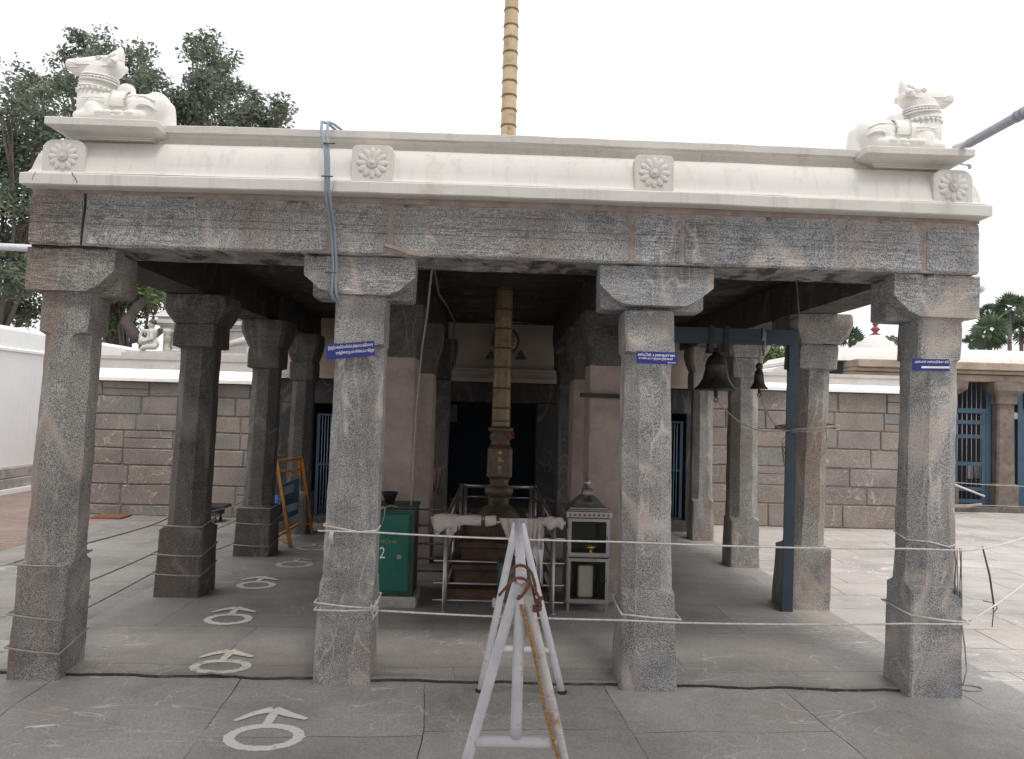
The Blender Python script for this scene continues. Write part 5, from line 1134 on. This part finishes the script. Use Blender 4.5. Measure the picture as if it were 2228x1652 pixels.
# ------------------------------------------------------------------ pipes, lamp and canopy
mb = MB(); a = P(2078, 322, 4.45); b = P(2109, 312, 4.2); c_ = P(2260, 228, 3.45)
pr_ = thing('corner_pipe', 'grey white pipe rising to the right from the right roof corner', 'pipe', tuple(a))
mb.tube([a, b], .020, 12); mb.build('sleeve', 'pipe_white', pr_)
mb = MB(); e_ = c_+(c_-b)*2.2; mb.tube([b, c_, e_], .0255, 12); mb.build('pipe', 'pipe_grey', pr_)
mb = MB(); m1 = b.lerp(c_, .72); mb.tube([m1, b.lerp(c_, .76)], .029, 12); mb.tube([b.lerp(c_, .79), b.lerp(c_, .83)], .029, 12); mb.build('coupling', 'pipe_grey', pr_)
mb = MB(); mb.tube([P(-160, 520, 6.6), P(-60, 530, 6.4), P(0, 537, 6.3), P(75, 541, 6.2), P(200, 545, 6.0)], .03, 10); tag(mb.build('side_pipe', 'pipe_white'), 'white pipe reaching in from the left to the leftmost pillar capital', 'pipe')
lp = thing('globe_lamp', 'white globe lamp on the outer side of the rightmost capital', 'lamp', (2.86, 4.62, 2.40))
q = P(2129, 628, 4.62); mb = MB(); mb.sphere(q, (.036, .036, .030), 12); mb.build('globe', 'globe', lp)
mb = MB(); mb.tube([(2.82, 4.62, q.z), q], .014, 8); mb.build('socket', 'pipe_grey', lp)
mb = MB(); a = P(2088, 357, 4.6); b = P(2110, 360, 4.6); mb.tube([a, b], .005, 6); mb.tube([b+Vector((-.01, 0, 0)), b+Vector((.003, 0, -.002)), b+Vector((-.002, 0, -.02))], .010, 6); tag(mb.build('pipe_spout', 'pipe_grey'), 'small metal spout sticking out under the right corner pedestal', 'spout')
cn = thing('canopy', 'grey sheet canopy roofing the forecourt in front of the pavilion', 'canopy', (0, 0, 3.9))
mb = MB(); mb.bbox(-5.6, 3.9, -4.5, 3.1, 4.15, 4.17, .002); mb.build('sheet', 'canopy', cn)
for x in (-5.5, 3.8):
    for y in (-4.3, ): 
        mb = MB(); mb.tube([(x, y, 0), (x, y, 4.15)], .04, 10); mb.build('post', 'pipe_grey', cn)
# ------------------------------------------------------------------ trees
def leaf_mesh(centres, radii, per, size, name, mat, parent, flat=.75, aspect=.45):
    V = []; 
    for (c_, r) in zip(centres, radii):
        n_ = int(per); d = RNG.normal(size=(n_, 3)); d /= np.linalg.norm(d, axis=1)[:, None]
        rr = r*RNG.random(n_)**.5
        p = np.array(c_)+d*rr[:, None]*np.array([1, 1, flat])
        a = RNG.normal(size=(n_, 3)); a[:, 2] *= .6; a /= np.linalg.norm(a, axis=1)[:, None]
        b = np.cross(a, RNG.normal(size=(n_, 3))); b /= np.linalg.norm(b, axis=1)[:, None]
        s_ = size*(.6+.8*RNG.random(n_))[:, None]
        V.append(np.stack([p-a*s_, p-b*s_*aspect, p+a*s_, p+b*s_*aspect], 1))
    V = np.concatenate(V).reshape(-1, 3); nf = len(V)//4
    me = bpy.data.meshes.new(name); me.vertices.add(len(V)); me.loops.add(nf*4); me.polygons.add(nf)
    w_ = Vector(parent.location); me.vertices.foreach_set('co', (V-np.array(w_)).ravel()); me.loops.foreach_set('vertex_index', np.arange(nf*4)); me.polygons.foreach_set('loop_start', np.arange(0, nf*4, 4)); me.update(); me.validate()
    me.materials.append(MT[mat]); o = bpy.data.objects.new(name, me); COL.objects.link(o); o.parent = parent; return o
def tree(name, label, base, clumps, trunk_r, tufts, per, tr, size, mat='leaf', group=None, limbs=None):
    o = thing(name, label, 'tree', base, group); cs = []; rs = []
    for c_, r in clumps:
        for k in range(max(3, int(tufts*(r/1.0)**2))):
            d = Vector(RNG.normal(size=3)); d.normalize(); d *= r*float(RNG.random())**.38
            cs.append(tuple(Vector(c_)+Vector((d.x, d.y*1.2, d.z*.85)))); rs.append(tr*random.uniform(.6, 1.25))
    leaf_mesh(cs, rs, per, size, 'crown', mat, o)
    mb = MB(); b = Vector(base); top_ = sum((Vector(c_) for c_, _r in clumps), Vector())/len(clumps)
    fork = b.lerp(top_, .42); fork.x = b.x+(fork.x-b.x)*.5
    mb.tube([b, b.lerp(fork, .5)+Vector((.1, 0, 0)), fork], [trunk_r, trunk_r*.8, trunk_r*.7], 10)
    for c_, r in clumps:
        c_ = Vector(c_); m_ = fork.lerp(c_, .5)+Vector((random.uniform(-.3, .3), random.uniform(-.3, .3), random.uniform(-.1, .4)))
        mb.tube([fork, m_, c_], [trunk_r*.3, trunk_r*.14, trunk_r*.04], 7)
        for _ in range(3): mb.tube([m_.lerp(c_, .4), c_+Vector(RNG.normal(size=3))*r*.5], [trunk_r*.12, trunk_r*.03], 5)
    if limbs:
        for pts, rr in limbs: mb.tube(pts, rr, 8)
    mb.build('trunk', 'bark', o); return o
def PX(lst, Y, dy=2.0): return [(tuple(P(x, y, Y+random.uniform(-dy, dy))), r*Y/FPX) for x, y, r in lst]
big1 = [(190, 95, 36), (230, 110, 40), (280, 135, 38), (320, 160, 30), (140, 130, 24), (210, 160, 50), (270, 190, 50), (130, 185, 38), (330, 205, 42), (180, 230, 55), (250, 260, 50), (320, 260, 45), (310, 120, 20)]
tree('tall_tree', 'tall leafy tree whose crown stands behind the left bull statue', tuple(P(250, 760, 20))[:2]+(0,), PX(big1+[(300, 330, 60), (200, 330, 60), (260, 420, 60), (300, 470, 50)], 20), .34, 34, 100, .40, .062)
big2 = [(420, 105, 26), (460, 95, 18), (450, 130, 30), (490, 150, 32), (440, 190, 45), (500, 215, 45), (400, 215, 40), (545, 240, 38), (580, 262, 28), (606, 232, 18), (612, 255, 20), (560, 215, 25), (380, 260, 45), (450, 260, 50), (520, 275, 40), (600, 280, 22), (450, 330, 50)]
tree('spreading_tree', 'spreading tree whose crown shows between the left bull and the conduits', tuple(P(430, 760, 23))[:2]+(0,), PX(big2, 23), .30, 34, 100, .42, .07)
big3 = [(55, 165, 26), (60, 200, 42), (25, 230, 45), (95, 235, 35), (30, 300, 60), (110, 300, 45), (60, 370, 60), (20, 440, 60), (80, 450, 45), (45, 520, 50), (15, 590, 60), (70, 610, 45), (30, 670, 45), (-50, 350, 90), (-50, 550, 90), (90, 680, 35)]
tree('dense_tree', 'dense dark tree filling the left edge behind the white wall', tuple(P(-20, 760, 17))[:2]+(0,), PX(big3, 17, 1.5), .24, 52, 90, .38, .058)
big4 = [(240, 600, 40), (300, 590, 35), (225, 660, 45), (250, 710, 40), (330, 610, 30), (330, 560, 30), (270, 560, 35), (200, 600, 40), (345, 640, 18)]
tree('low_tree', 'lower green tree seen between the two leftmost pillars above the white wall', tuple(P(280, 760, 19.5))[:2]+(0,), PX(big4+[(250, 640, 35), (310, 620, 35), (342, 600, 28), (345, 635, 20), (285, 680, 35), (315, 660, 22), (230, 590, 30), (215, 700, 30), (240, 740, 30)], 19.5, 1.2), .18, 48, 90, .36, .06, mat='bush_leaf',
     limbs=[([P(300, 740, 19.2), P(275, 700, 19.2), P(300, 665, 19.2), P(330, 640, 19.2)], [.17, .15, .12, .07]), ([P(300, 740, 19.2), P(330, 735, 19.2), P(370, 705, 19.2)], [.12, .10, .06])])
tree('green_bush_tree', 'small green tree top behind the bell frame and right wall', tuple(P(1690, 800, 19))[:2]+(0,), PX([(1680, 770, 26), (1700, 760, 24), (1665, 790, 22), (1715, 785, 25), (1480, 790, 20), (1495, 800, 20)], 19, .5), .12, 60, 40, .28, .07, mat='bush_leaf')
tree('far_tree', 'tiny tree top beside the distant white dome', tuple(P(1945, 800, 40))[:2]+(0,), PX([(1945, 742, 12), (1935, 750, 10), (1957, 755, 12)], 40, .5), .12, 60, 40, .35, .12)
def palm(px, py, Y, r, label, n_=26, base_y=760):
    c_ = P(px, py, Y); o = thing('palmyra_palm', label, 'palm tree', (c_.x, c_.y, 0), 'palmyra palms beyond the gatehouse')
    mb = MB(); mb.tube([(c_.x, c_.y, 0), (c_.x+.05, c_.y, c_.z*.5), tuple(c_)], [.15, .12, .11], 10); mb.build('trunk', 'bark', o)
    V = []; F = []
    for k in range(n_):
        d = Vector(RNG.normal(size=3)); d.z = d.z*.8+.12; d.normalize(); hub = c_+d*r*.45
        up = d.orthogonal().normalized(); up = Matrix.Rotation(random.uniform(0, 6.28), 3, d) @ up; sd_ = d.cross(up)
        m_ = 15; R = r*random.uniform(.5, .72)
        for i in range(m_):
            a = math.radians(-125+250*i/(m_-1)); dr = (d*math.cos(a)+sd_*math.sin(a)); dr.z -= .15; pr2 = (-d*math.sin(a)+sd_*math.cos(a))
            b = len(V); tip = hub+dr*R*random.uniform(.85, 1.1); V += [tuple(hub), tuple(hub+dr*R*.55+pr2*R*.085+up*.03), tuple(tip), tuple(hub+dr*R*.55-pr2*R*.085-up*.03)]; F.append((b, b+1, b+2, b+3))
        b = len(V)
    q = MB(); q.add(V, F); q.build('crown', 'palm_leaf', o, recalc=False)
palm(2196, 668, 45, 1.05, 'tallest palmyra palm at the right edge, its bare trunk showing')
palm(2152, 722, 42, 1.15, 'low bushy palm left of the tallest palmyra palm')
palm(2150, 680, 50, .75, 'small palm crown peeping between the capital and the tallest palm', 18)
palm(2222, 715, 47, 1.0, 'palm cut by the right edge, beside the tallest one')
palm(1850, 735, 50, .9, 'palm crown peeping beside the second right pillar capital', 18)
palm(2113, 742, 48, .6, 'tiny palm crown just right of the rightmost pillar block', 14)
# trees beyond the compound so that the far ground does not end in bare plain
